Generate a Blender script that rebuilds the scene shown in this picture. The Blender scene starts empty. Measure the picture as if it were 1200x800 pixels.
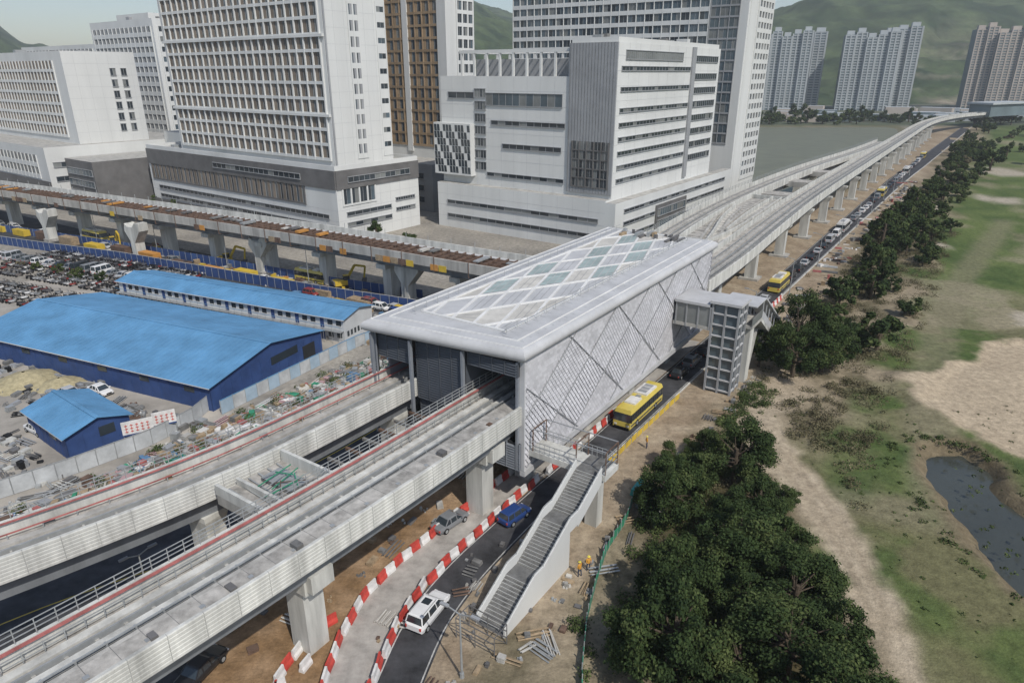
import bpy, math, random
import numpy as np
from mathutils import Vector, Matrix
random.seed(7); rng=np.random.default_rng(5)
D=bpy.data; C=bpy.context; scn=C.scene
R=math.radians; U=random.uniform
# ---------------------------------------------------------------- materials
MATS={}
def mat(name,col,rough=.8,metal=0.,amt=.15,scale=.35,bump=0.,bscale=6.,streak=False,spec=.3,island=0.,col2=None):
    if name in MATS: return MATS[name]
    m=D.materials.new(name); m.use_nodes=True; nt=m.node_tree; N=nt.nodes; Lk=nt.links
    b=N['Principled BSDF']; b.inputs['Roughness'].default_value=rough; b.inputs['Metallic'].default_value=metal
    b.inputs['Specular IOR Level'].default_value=spec
    g=N.new('ShaderNodeNewGeometry'); src=g.outputs['Position']
    if streak:
        mp=N.new('ShaderNodeMapping'); mp.inputs['Scale'].default_value=(1,1,.12); Lk.new(src,mp.inputs['Vector']); vec=mp.outputs['Vector']
    else: vec=src
    n1=N.new('ShaderNodeTexNoise'); n1.inputs['Scale'].default_value=scale; n1.inputs['Detail'].default_value=8; n1.inputs['Roughness'].default_value=.65
    Lk.new(vec,n1.inputs['Vector'])
    rp=N.new('ShaderNodeValToRGB'); rp.color_ramp.elements[0].position=.3; rp.color_ramp.elements[1].position=.7
    lo=[c*(1-amt*1.4) for c in col]; hi=[min(1,c*(1+amt)) for c in (col2 or col)]
    rp.color_ramp.elements[0].color=(*lo,1); rp.color_ramp.elements[1].color=(*hi,1)
    Lk.new(n1.outputs['Fac'],rp.inputs['Fac']); out=rp.outputs['Color']
    if island>0:
        mr=N.new('ShaderNodeMapRange'); mr.inputs['To Min'].default_value=1-island; mr.inputs['To Max'].default_value=1+island
        Lk.new(g.outputs['Random Per Island'],mr.inputs['Value'])
        mx=N.new('ShaderNodeVectorMath'); mx.operation='SCALE'; Lk.new(out,mx.inputs[0]); Lk.new(mr.outputs[0],mx.inputs['Scale']); out=mx.outputs[0]
    Lk.new(out,b.inputs['Base Color'])
    if bump>0:
        n2=N.new('ShaderNodeTexNoise'); n2.inputs['Scale'].default_value=bscale; n2.inputs['Detail'].default_value=6; Lk.new(src,n2.inputs['Vector'])
        bp=N.new('ShaderNodeBump'); bp.inputs['Strength'].default_value=bump; bp.inputs['Distance'].default_value=.1
        Lk.new(n2.outputs['Fac'],bp.inputs['Height']); Lk.new(bp.outputs[0],b.inputs['Normal'])
    MATS[name]=m; return m
conc=mat('concrete',(.39,.38,.35),.85,amt=.28,scale=.5,bump=.3,streak=True)
concw=mat('pale_concrete',(.51,.51,.475),.8,amt=.28,scale=.6,streak=True,bump=.15)
concd=mat('dark_concrete',(.18,.18,.175),.9,amt=.3,scale=.6,bump=.3)
jointc=mat('joint_concrete',(.32,.32,.31),.9,amt=.2)
deckm=mat('deck_concrete',(.38,.365,.335),.9,amt=.38,scale=.7,bump=.3)
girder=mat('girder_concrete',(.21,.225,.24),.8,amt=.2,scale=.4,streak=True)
asph=mat('asphalt',(.055,.056,.06),.85,amt=.45,scale=.35,bump=.3,bscale=20)
roadc=mat('concrete_road',(.38,.36,.33),.9,amt=.28,scale=.5,bump=.2)
white=mat('white_paint',(.68,.68,.66),.6,amt=.12,scale=.4)
wwall=mat('white_cladding',(.61,.62,.605),.6,amt=.09,scale=.08,streak=True)
jwall=mat('cladding_joint',(.46,.47,.475),.6,amt=.05)
gwall=mat('grey_cladding',(.29,.30,.31),.5,amt=.1,scale=.15)
gdark=mat('charcoal_cladding',(.14,.137,.135),.6,amt=.2,scale=.2)
brown=mat('brown_panel',(.20,.165,.13),.6,amt=.2,scale=.2,island=.25)
ochre=mat('ochre_panel',(.30,.22,.14),.6,amt=.2,scale=.2,island=.2)
gl1=mat('dark_glass',(.032,.042,.05),.12,amt=.3,scale=.1,spec=.8)
gl2=mat('blue_glass',(.075,.105,.125),.15,amt=.3,scale=.1,spec=.8)
gl3=mat('blind_glass',(.18,.19,.185),.3,amt=.3,scale=.1,spec=.6)
glr=mat('skylight_glass',(.34,.42,.41),.6,amt=.18,scale=.2,spec=.25,island=.1)
beige=mat('roof_membrane',(.50,.485,.445),.85,amt=.16,scale=.5,island=.06)
roofm=mat('roof_metal',(.46,.465,.47),.6,metal=.0,amt=.12,scale=.3)
ribm=mat('aluminium_shingle',(.49,.49,.51),.55,metal=.05,amt=.1,scale=.3,island=.12)
louv=mat('louvre_metal',(.24,.26,.29),.5,metal=.2,amt=.1,scale=.4)
louvD=mat('dark_louvre_metal',(.085,.095,.11),.55,metal=.1,amt=.1,scale=.4)
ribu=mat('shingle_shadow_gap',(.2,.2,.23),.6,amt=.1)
dark=mat('dark_interior',(.025,.027,.03),.9,amt=.2)  # near-black colour stands in for shade inside openings and behind louvres
blueR=mat('blue_roof_sheet',(.11,.27,.45),.6,amt=.18,scale=.22,bump=.05)
blueD=mat('blue_wall_sheet',(.035,.07,.19),.6,amt=.18,scale=.4)
red=mat('red_plastic',(.50,.065,.05),.5,amt=.25,scale=1)
redd=mat('faded_red',(.38,.13,.12),.7,amt=.3,scale=.8)
whiteP=mat('white_plastic',(.66,.65,.63),.5,amt=.18,scale=1)
yel=mat('yellow_paint',(.58,.41,.05),.5,amt=.12,scale=.8)
blackM=mat('black_rubber',(.015,.015,.016),.8,amt=.2)
steel=mat('galvanised_steel',(.38,.395,.395),.5,metal=.35,amt=.15,scale=1)
rust=mat('rusty_steel',(.135,.088,.065),.85,amt=.35,scale=.6)
green=mat('green_netting',(.04,.24,.14),.8,amt=.3,scale=1)
teal=mat('teal_sheet',(.06,.32,.30),.7,amt=.2)
orange=mat('orange_paint',(.5,.24,.06),.6,amt=.2)
bark=mat('bark',(.09,.07,.05),.95,amt=.3,scale=3)
def leafmat(name,a,b,c):
    m=D.materials.new(name); m.use_nodes=True; N=m.node_tree.nodes; L=m.node_tree.links; bs=N['Principled BSDF']
    g=N.new('ShaderNodeNewGeometry'); r=N.new('ShaderNodeValToRGB'); e=r.color_ramp.elements
    e[0].color=(*a,1); e[1].color=(*c,1); x=e.new(.6); x.color=(*b,1)
    n=N.new('ShaderNodeTexNoise'); n.inputs['Scale'].default_value=.3; n.inputs['Detail'].default_value=3; L.new(g.outputs['Position'],n.inputs['Vector'])
    ad=N.new('ShaderNodeMath'); ad.operation='MULTIPLY_ADD'; ad.inputs[1].default_value=.5; L.new(g.outputs['Random Per Island'],ad.inputs[0])
    s2=N.new('ShaderNodeMath'); s2.operation='MULTIPLY_ADD'; s2.inputs[1].default_value=2.2; s2.inputs[2].default_value=-.82
    L.new(n.outputs['Fac'],s2.inputs[0]); L.new(s2.outputs[0],ad.inputs[2]); L.new(ad.outputs[0],r.inputs['Fac'])
    L.new(r.outputs['Color'],bs.inputs['Base Color']); bs.inputs['Roughness'].default_value=.85; bs.inputs['Specular IOR Level'].default_value=.1
    return m
leaf=leafmat('leaves',(.018,.031,.012),(.038,.060,.020),(.085,.108,.038))
leafs=leafmat('scrub_leaves',(.06,.06,.03),(.11,.10,.055),(.19,.165,.10))
leafg=leafmat('light_leaves',(.033,.050,.018),(.062,.086,.029),(.12,.148,.055))
# ---------------------------------------------------------------- geometry helpers
def FR(ox,oy,az):
    a=R(az); sx,sy=math.sin(a),math.cos(a)
    return lambda q,p:(ox+sx*q-sy*p, oy+sy*q+sx*p)
S=FR(1.1,63.7,34.3)
class MB:
    def __init__(s): s.v=[];s.f=[];s.m=[];s.mats=[]
    def mi(s,m):
        if m not in s.mats: s.mats.append(m)
        return s.mats.index(m)
    def face(s,pts,m):
        n=len(s.v); s.v+=[tuple(p) for p in pts]; s.f.append(tuple(range(n,n+len(pts)))); s.m.append(s.mi(m))
    def hexa(s,b,t,m,mt=None):
        n=len(s.v); s.v+=[tuple(p) for p in b]+[tuple(p) for p in t]; k=len(b); i=s.mi(m)
        s.f.append(tuple(range(n+k-1,n-1,-1))); s.m.append(i)
        s.f.append(tuple(range(n+k,n+2*k))); s.m.append(s.mi(mt) if mt else i)
        for j in range(k):
            j2=(j+1)%k; s.f.append((n+j,n+j2,n+k+j2,n+k+j)); s.m.append(i)
    def box(s,F,a0,a1,p0,p1,z0,z1,m,mt=None):
        q=[F(a0,p0),F(a1,p0),F(a1,p1),F(a0,p1)]
        s.hexa([(x,y,z0) for x,y in q],[(x,y,z1) for x,y in q],m,mt)
    def slant(s,F,a0,a1,p0,p1,za0,zb0,za1,zb1,m):
        q=[F(a0,p0),F(a1,p0),F(a1,p1),F(a0,p1)]; zb=[za0,za1,za1,za0]; zt=[zb0,zb1,zb1,zb0]
        s.hexa([(q[i][0],q[i][1],zb[i]) for i in range(4)],[(q[i][0],q[i][1],zt[i]) for i in range(4)],m)
    def beam(s,p,q,w,m,h=None):
        p=Vector(p);q=Vector(q);d=(q-p).normalized(); u=d.cross(Vector((0,0,1)))
        if u.length<.01: u=Vector((1,0,0))
        u.normalize(); n=u.cross(d); h=h or w; u=u*w/2; n=n*h/2
        s.hexa([p-u-n,p+u-n,p+u+n,p-u+n],[q-u-n,q+u-n,q+u+n,q-u+n],m)
    def cyl(s,p,q,r0,r1,m,n=8):
        p=Vector(p);q=Vector(q);d=(q-p).normalized(); u=d.cross(Vector((0,0,1)))
        if u.length<.01: u=Vector((1,0,0))
        u.normalize(); w=d.cross(u)
        b=[p+u*math.cos(6.2832*i/n)*r0+w*math.sin(6.2832*i/n)*r0 for i in range(n)]
        t=[q+u*math.cos(6.2832*i/n)*r1+w*math.sin(6.2832*i/n)*r1 for i in range(n)]
        s.hexa(b,t,m)
    def sweep(s,path,prof,m,closed=True):
        n=len(path); rows=[]
        for i,(x,y) in enumerate(path):
            x0,y0=path[max(0,i-1)]; x1,y1=path[min(n-1,i+1)]; l=math.hypot(x1-x0,y1-y0); nx,ny=-(y1-y0)/l,(x1-x0)/l
            rows.append([(x+nx*o,y+ny*o,z) for o,z in prof])
        b=len(s.v); k=len(prof); mi=s.mi(m)
        for r in rows: s.v+=r
        for i in range(n-1):
            for j in range(k if closed else k-1):
                j2=(j+1)%k; s.f.append((b+i*k+j,b+i*k+j2,b+(i+1)*k+j2,b+(i+1)*k+j)); s.m.append(mi)
        if closed:
            s.f.append(tuple(b+j for j in range(k-1,-1,-1))); s.m.append(mi)
            s.f.append(tuple(b+(n-1)*k+j for j in range(k))); s.m.append(mi)
    def mesh(s,name,smooth=False):
        me=D.meshes.new(name); me.from_pydata(s.v,[],s.f)
        for m in s.mats: me.materials.append(m)
        me.polygons.foreach_set('material_index',s.m)
        if smooth: me.polygons.foreach_set('use_smooth',[True]*len(s.f))
        me.update(); return me
    def obj(s,name,smooth=False):
        o=D.objects.new(name,s.mesh(name,smooth)); C.collection.objects.link(o); return o
def dens(path,step):
    out=[]
    for (x0,y0),(x1,y1) in zip(path[:-1],path[1:]):
        n=max(1,int(math.hypot(x1-x0,y1-y0)/step)); out+=[(x0+(x1-x0)*i/n,y0+(y1-y0)*i/n) for i in range(n)]
    return out+[path[-1]]
def smoothp(path,step=3,it=3):
    p=list(path)
    for _ in range(it):
        q=[p[0]]
        for a,b in zip(p[:-1],p[1:]): q+=[(a[0]*.75+b[0]*.25,a[1]*.75+b[1]*.25),(a[0]*.25+b[0]*.75,a[1]*.25+b[1]*.75)]
        p=q+[p[-1]]
    L=[0]
    for a,b in zip(p[:-1],p[1:]): L.append(L[-1]+math.hypot(b[0]-a[0],b[1]-a[1]))
    n=max(2,int(L[-1]/step)); t=np.linspace(0,L[-1],n+1)
    return list(zip(np.interp(t,L,[q[0] for q in p]).tolist(),np.interp(t,L,[q[1] for q in p]).tolist()))
def place(path,step,start=0.):
    out=[];d=start
    for (x0,y0),(x1,y1) in zip(path[:-1],path[1:]):
        l=math.hypot(x1-x0,y1-y0)
        while d<=l:
            out.append((x0+(x1-x0)*d/l,y0+(y1-y0)*d/l,math.degrees(math.atan2(x1-x0,y1-y0)))); d+=step
        d-=l
    return out
def SP(pts): return [S(a,p) for a,p in pts]
# ---------------------------------------------------------------- numpy noise
def vnoise(X,Y,sc,seed=0):
    x=X/sc+seed*17.3; y=Y/sc+seed*9.1; xi=np.floor(x).astype(np.int64); yi=np.floor(y).astype(np.int64); fx=x-xi; fy=y-yi
    fx=fx*fx*(3-2*fx); fy=fy*fy*(3-2*fy)
    def h(i,j):
        n=(i*374761393+j*668265263+seed*1274126177)&0xffffffff; n=((n^(n>>13))*1274126177)&0xffffffff
        return ((n^(n>>16))&0xffff)/65535.
    return (h(xi,yi)*(1-fx)+h(xi+1,yi)*fx)*(1-fy)+(h(xi,yi+1)*(1-fx)+h(xi+1,yi+1)*fx)*fy
def fbm(X,Y,sc,o=4,seed=0):
    r=0;a=.5;t=0
    for i in range(o): r=r+a*vnoise(X,Y,sc/2**i,seed+i); t+=a; a*=.5
    return r/t
def pdist(X,Y,pts,close=False):
    d=np.full(X.shape,1e9); q=list(pts)+([pts[0]] if close else [])
    for (x0,y0),(x1,y1) in zip(q[:-1],q[1:]):
        l=(x1-x0)**2+(y1-y0)**2; t=np.clip(((X-x0)*(x1-x0)+(Y-y0)*(y1-y0))/l,0,1)
        d=np.minimum(d,np.hypot(X-x0-t*(x1-x0),Y-y0-t*(y1-y0)))
    return d
def psd(X,Y,pts):
    ins=np.zeros(X.shape,bool); n=len(pts)
    for i in range(n):
        x0,y0=pts[i]; x1,y1=pts[(i+1)%n]
        if y0==y1: continue
        c=((y0>Y)!=(y1>Y))&(X<(x1-x0)*(Y-y0)/(y1-y0)+x0); ins^=c
    d=pdist(X,Y,pts,True); return np.where(ins,d,-d)
# ---------------------------------------------------------------- ground
def axis(lo,hi,flo,fhi,f,g=1.12):
    m=list(np.arange(flo,fhi,f)); s=f; x=m[-1]
    while x<hi: s*=g; x+=s; m.append(x)
    s=f; x=flo; l=[]
    while x>lo: s*=g; x-=s; l.append(x)
    return np.array(l[::-1]+m)
xs=axis(-5000,6000,-75,110,.55,1.05); ys=axis(-300,7000,26,135,.55,1.05)
X,Y=np.meshgrid(xs,ys)
path_pts=[(26,20),(27.5,34),(29,41),(32.7,48),(34.2,56),(34.5,65),(33.2,78),(34.3,87),(41,99),(50,112),(60,126)]
bunker=[(61.6,90.3),(66,98),(71.5,102.8),(84,113.5),(94,114),(102,104),(90,80),(74,70),(63,73),(61,82)]
pond=[(54.2,76.2),(58,76.6),(59.3,73),(57.4,67),(58.5,60),(62,50),(57,42),(51,45),(48.4,52),(47.8,59),(49.5,66.3),(51.5,72)]
nz=fbm(X,Y,9,4,1); nz2=fbm(X,Y,2.5,3,3); nzl=fbm(X,Y,40,3,8); nz5=fbm(X,Y,5,3,21); nzm=fbm(X,Y,22,5,33)
dx=X-1.1; dy=Y-63.7; LA=dx*.5635+dy*.8261; LP=-dx*.8261+dy*.5635
col=np.zeros(X.shape+(3,))
def paint(mask,c,c2=None,n=None):
    global col
    mask=np.clip(mask,0,1)[...,None]; c=np.array(c)
    if c2 is not None: t=np.clip(n,0,1)[...,None]; c=c*(1-t)+np.array(c2)*t
    col=col*(1-mask)+c*mask
def sm(x,w): return np.clip(x/w+.5,0,1)
paint(np.ones(X.shape),(.22,.205,.18),(.33,.305,.26),nz*2-.5)
paint(sm(22-LP+(nz-.5)*8,3)*sm(LP+30,6),(.25,.195,.135),(.37,.305,.22),(nz2-.3)*2)
paint(sm(24-LP+(nz-.5)*5,3)*sm(LP+1,2)*sm(6-LA,5),(.22,.14,.075),(.36,.25,.155),(nz2+nz-.8)*2.2)
gl=-LP-(10.5+(nz-.5)*11)
paint(sm(gl,3),(.13,.112,.07),(.27,.225,.155),(nz2+nz-.75)*2.2)
go=-LP-27-(nz-.5)*18
paint(sm(go,5),(.058,.09,.028),(.112,.145,.048),(nz*1.2+nz2*.5-.45)*1.6)
paint(sm(go,5)*sm(nz-.52+(nzl-.5)*.6,.12)*sm(150-Y,40)*.8,(.15,.135,.075),(.21,.185,.115),nz2)
paint(sm(go,5)*sm(nzm-.59,.07)*.6,(.20,.17,.11),(.31,.27,.19),nz*2-.5)
near=sm(X-35,3)*sm(75-Y,14); paint(near,(.058,.085,.03),(.112,.138,.048),(nz+nz2-.6)*1.6)
paint(near*sm(nz-.54,.12)*.7,(.15,.13,.075))
paint(sm(3.0-pdist(X,Y,[(36,66),(47,62),(58,84),(80,120),(110,160),(160,220)])+(nz2-.5)*2,2)*.5,(.22,.195,.13))
for cx,cy,r in [(150,250,7),(185,262,6),(120,190,4),(240,340,12),(105,120,5)]:
    paint(sm(r-np.hypot(X-cx,(Y-cy)*.7)+(nz-.5)*12,2),(.36,.32,.25))
paint(sm(2.5-pdist(X,Y,path_pts)+(nz-.5)*4+(nz2-.5)*2.5,1.4),(.33,.27,.19),(.43,.365,.27),nz2)
for o_ in (-.75,.75):
    pp_=[(x+o_,y) for x,y in path_pts]; paint(sm(.35-pdist(X,Y,pp_)+(nz2-.5)*.8,.6)*.6,(.27,.22,.155))
paint(sm(psd(X,Y,[(35,84),(45,92),(48,100),(40,104),(36,96)])+(nz-.5)*7,2)*.9,(.36,.30,.22))
paint(sm(psd(X,Y,bunker)+(nz-.5)*11+(nz2-.5)*3,1.5),(.33,.265,.185),(.42,.345,.245),nz*1.5-.2)
pq=psd(X,Y,pond)+(nz5-.5)*3.4+(nz2-.5)*.8
paint(sm(pq+2.2,1.6),(.13,.105,.065),(.19,.155,.10),nz2)
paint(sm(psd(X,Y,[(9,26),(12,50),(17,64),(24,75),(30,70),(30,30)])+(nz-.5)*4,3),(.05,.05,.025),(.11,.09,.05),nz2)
paint(sm(Y-640,40),(.07,.09,.055),(.17,.165,.13),fbm(X,Y,120,4,5)*1.5-.3)
bs_=psd(X,Y,bunker)+(nz-.5)*8
hgt=(nz-.5)*.35*sm(-LP-11,4)-2.4*sm(pq,3.2)
hgt=hgt+.9*sm(bs_+3,4)*sm(1.5-bs_,3)*nz
lake=[(90,258),(96,310),(170,560),(195,640),(345,640),(300,560),(232,452),(176,352),(128,285)]
lk=psd(X,Y,lake); hgt=hgt-2.0*sm(lk,6)
paint(sm(lk+9,5)*sm(2-lk,4),(.09,.10,.05),(.17,.15,.10),nz*1.5-.2)
hgt=np.where(sm(-LP-10,4)+sm(lk,6)>0,hgt,0.)
def npmesh(name,co,q,mats,colr=None,smooth=True):
    me=D.meshes.new(name); me.vertices.add(len(co)); me.vertices.foreach_set('co',co.astype(np.float32).ravel())
    me.loops.add(q.size); me.loops.foreach_set('vertex_index',q.astype(np.int32).ravel())
    me.polygons.add(len(q)); me.polygons.foreach_set('loop_start',np.arange(0,q.size,q.shape[1],dtype=np.int32))
    me.update(calc_edges=True)
    if smooth: me.polygons.foreach_set('use_smooth',np.ones(len(q),bool))
    for m in mats: me.materials.append(m)
    if colr is not None:
        at=me.color_attributes.new('zone','FLOAT_COLOR','POINT'); at.data.foreach_set('color',np.concatenate([colr.reshape(-1,3),np.ones((len(co),1))],1).astype(np.float32).ravel())
    me.validate(); return me
def quads(shape):
    idx=np.arange(shape[0]*shape[1]).reshape(shape); return np.stack([idx[:-1,:-1],idx[:-1,1:],idx[1:,1:],idx[1:,:-1]],-1).reshape(-1,4)
def zonemat(name,b1=8.,amt=.5,bump=.6):
    m=D.materials.new(name); m.use_nodes=True; N=m.node_tree.nodes; L=m.node_tree.links; bs=N['Principled BSDF']; bs.inputs['Roughness'].default_value=.95; bs.inputs['Specular IOR Level'].default_value=.1
    at=N.new('ShaderNodeAttribute'); at.attribute_name='zone'; g=N.new('ShaderNodeNewGeometry')
    n=N.new('ShaderNodeTexNoise'); n.inputs['Scale'].default_value=b1*.12; n.inputs['Detail'].default_value=12; n.inputs['Roughness'].default_value=.8; L.new(g.outputs['Position'],n.inputs['Vector'])
    mr=N.new('ShaderNodeMapRange'); mr.inputs['From Min'].default_value=.3; mr.inputs['From Max'].default_value=.7; mr.inputs['To Min'].default_value=1-amt; mr.inputs['To Max'].default_value=1+amt; L.new(n.outputs['Fac'],mr.inputs['Value'])
    v=N.new('ShaderNodeVectorMath'); v.operation='SCALE'; L.new(at.outputs['Color'],v.inputs[0]); L.new(mr.outputs[0],v.inputs['Scale']); L.new(v.outputs[0],bs.inputs['Base Color'])
    n2=N.new('ShaderNodeTexNoise'); n2.inputs['Scale'].default_value=b1*.5; n2.inputs['Detail'].default_value=6; L.new(g.outputs['Position'],n2.inputs['Vector'])
    bp=N.new('ShaderNodeBump'); bp.inputs['Strength'].default_value=bump; bp.inputs['Distance'].default_value=.15; L.new(n2.outputs['Fac'],bp.inputs['Height']); L.new(bp.outputs[0],bs.inputs['Normal'])
    return m
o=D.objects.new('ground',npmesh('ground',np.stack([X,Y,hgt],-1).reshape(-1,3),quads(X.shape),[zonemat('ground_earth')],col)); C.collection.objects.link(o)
def watermat(name,c,sc,r=.08): return mat(name,c,r,amt=.15,scale=.08,spec=.5,bump=.15,bscale=sc)
mb=MB(); mb.face([(40,34,-1.35),(70,34,-1.35),(70,84,-1.35),(40,84,-1.35)],watermat('pond_water',(.055,.06,.05),3)); mb.obj('pond_water')
mb=MB(); mb.face([(x,y,-.6) for x,y in [(84,252),(92,320),(165,570),(185,655),(360,655),(310,560),(240,455),(184,352),(128,278)]],watermat('lake_water_surface',(.15,.15,.09),1.,.45)); mb.obj('lake_water')
# hills
hx=np.linspace(-2600,3600,520); hy=np.linspace(1000,3000,170); HX,HY=np.meshgrid(hx,hy)
ang=HX/HY*1900
rid=np.interp(ang,[-2500,-1600,-1400,-1250,-1100,-500,-250,-124,40,250,450,640,810,1012,1200,1500,2500],[150,200,190,95,75,100,190,200,150,120,150,170,212,250,235,215,180])
tt=np.clip((HY-1020)/880,0,1); prof=tt*tt*(3-2*tt)*np.where(HY>1900,HY/1900,1)
HZ=(rid*(.8+.4*fbm(HX,HY,380,5,2)))*prof+(fbm(HX,HY,90,5,4)-.5)*46*np.clip(tt*3,0,1)-3+(fbm(HX,HY,22,2,14)-.5)*8
hc=np.zeros(HX.shape+(3,)); t=np.clip((fbm(HX,HY,45,5,9)-.3)*2.4,0,1)[...,None]; hc[:]=np.array((.018,.036,.014))*(1-t)+np.array((.065,.092,.038))*t
rk=np.clip((fbm(HX*.5,HZ*9+HY*.2,60,4,11)-.5)*6,0,1)*np.clip(1-np.abs(ang-1150)/300,0,1)*np.clip(1.2-tt*1.8,0,1)
hc=hc*(1-rk[...,None]*.8)+np.array((.27,.23,.18))*rk[...,None]*.8
o=D.objects.new('hills',npmesh('hills',np.stack([HX,HY,HZ],-1).reshape(-1,3),quads(HX.shape),[zonemat('hill_forest',.5,.6,.3)],hc)); C.collection.objects.link(o)
# ---------------------------------------------------------------- roads
def ribbon(name,Lp,Rp,z,m):
    mb=MB(); n=min(len(Lp),len(Rp))
    for i in range(n-1): mb.face([(*Rp[i],z),(*Rp[i+1],z),(*Lp[i+1],z),(*Lp[i],z)],m)
    return mb.obj(name)
RL=[(-13,30),(-11,40.4),(-9.8,47.2),(-6.7,54.1),(-1.8,61.5),(2.5,68.)]; RRr=[(-9,30),(-7,40.4),(-5.6,46.6),(-3.0,52.2),(1.8,60.1),(5.4,65.4)]
RLs=RL+SP([(14,1.0),(25,1.2),(60,1.2),(150,1.2),(300,1.5),(390,-1),(700,-8)]); RRs=RRr+SP([(14,-3.1),(25,-3.2),(60,-3.4),(150,-4),(300,-5.5),(390,-8.4),(700,-15)])
ribbon('asphalt_road',RLs,RRs,.012,asph)
CL=[(-17,30),(-15.0,41.2),(-14.5,47.7),(-12.3,52.9),(-8.1,59.4),(-3,67)]+SP([(14,5.),(60,5.)])
CRr=[(-13.2,30),(-11.2,40.4),(-10,47.2),(-6.9,54.1),(-2.,61.5),(2.3,68.)]+SP([(14,1.2),(60,1.4)])
ribbon('concrete_road',CL,CRr,.008,roadc)
worn=mat('worn_road_paint',(.42,.42,.40),.8,amt=.4,scale=1.5)
mb=MB()
for pl,o in ((RLs,-.25),(RRs,.25)): mb.sweep(smoothp(pl,2,2),[(o-.06,.017),(o+.06,.017)],worn,closed=False)
mb.obj('road_markings')
mb=MB(); mb.sweep(smoothp(RRs[5:],3,1),[(-.25,0),(-.25,.14),(0,.14),(0,0)],concw); mb.obj('kerb')
pp=smoothp([(-70,30),(-52,44),(-44,52),(-30,60.5),(-18,76),(-5,98),(10,122)],3)
mb=MB(); mb.sweep(pp,[(-3.6,.013),(3.6,.013)],asph,closed=False); mb.obj('asphalt_road')
mb=MB(); mb.sweep(pp,[(3.15,.025),(3.3,.025)],yel,closed=False); mb.sweep(pp,[(-3.3,.025),(-3.15,.025)],yel,closed=False); mb.obj('road_markings')
mb=MB(); mb.face([(-60,30,.02),(-22,30,.02),(-28,46,.02),(-38,53,.02),(-48,54,.02),(-70,52,.02)],asph); mb.obj('asphalt_apron')
YF=FR(-42.6,87.,23.6)
av=[(-230,262),(-130,196),(-55,152),(-8,124)]
mb=MB(); mb.sweep(av,[(-11,.012),(9,.012)],asph,closed=False); mb.sweep(av,[(-1,.017),(-.8,.017)],worn,closed=False); mb.obj('avenue_road')
mb=MB(); mb.face([(*YF(-30,-4),.006),(*YF(52,-4),.006),(*YF(52,90),.006),(*YF(-30,90),.006)],mat('yard_concrete',(.34,.315,.275),.9,amt=.35,scale=.1,bump=.2)); mb.obj('yard_pavement')
mb=MB(); mb.sweep(SP([(64,33),(120,36),(200,37)]),[(-6,.03),(8,.03)],mat('lawn',(.065,.105,.033),.95,amt=.35,scale=.5),closed=False); mb.obj('lawn')
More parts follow.
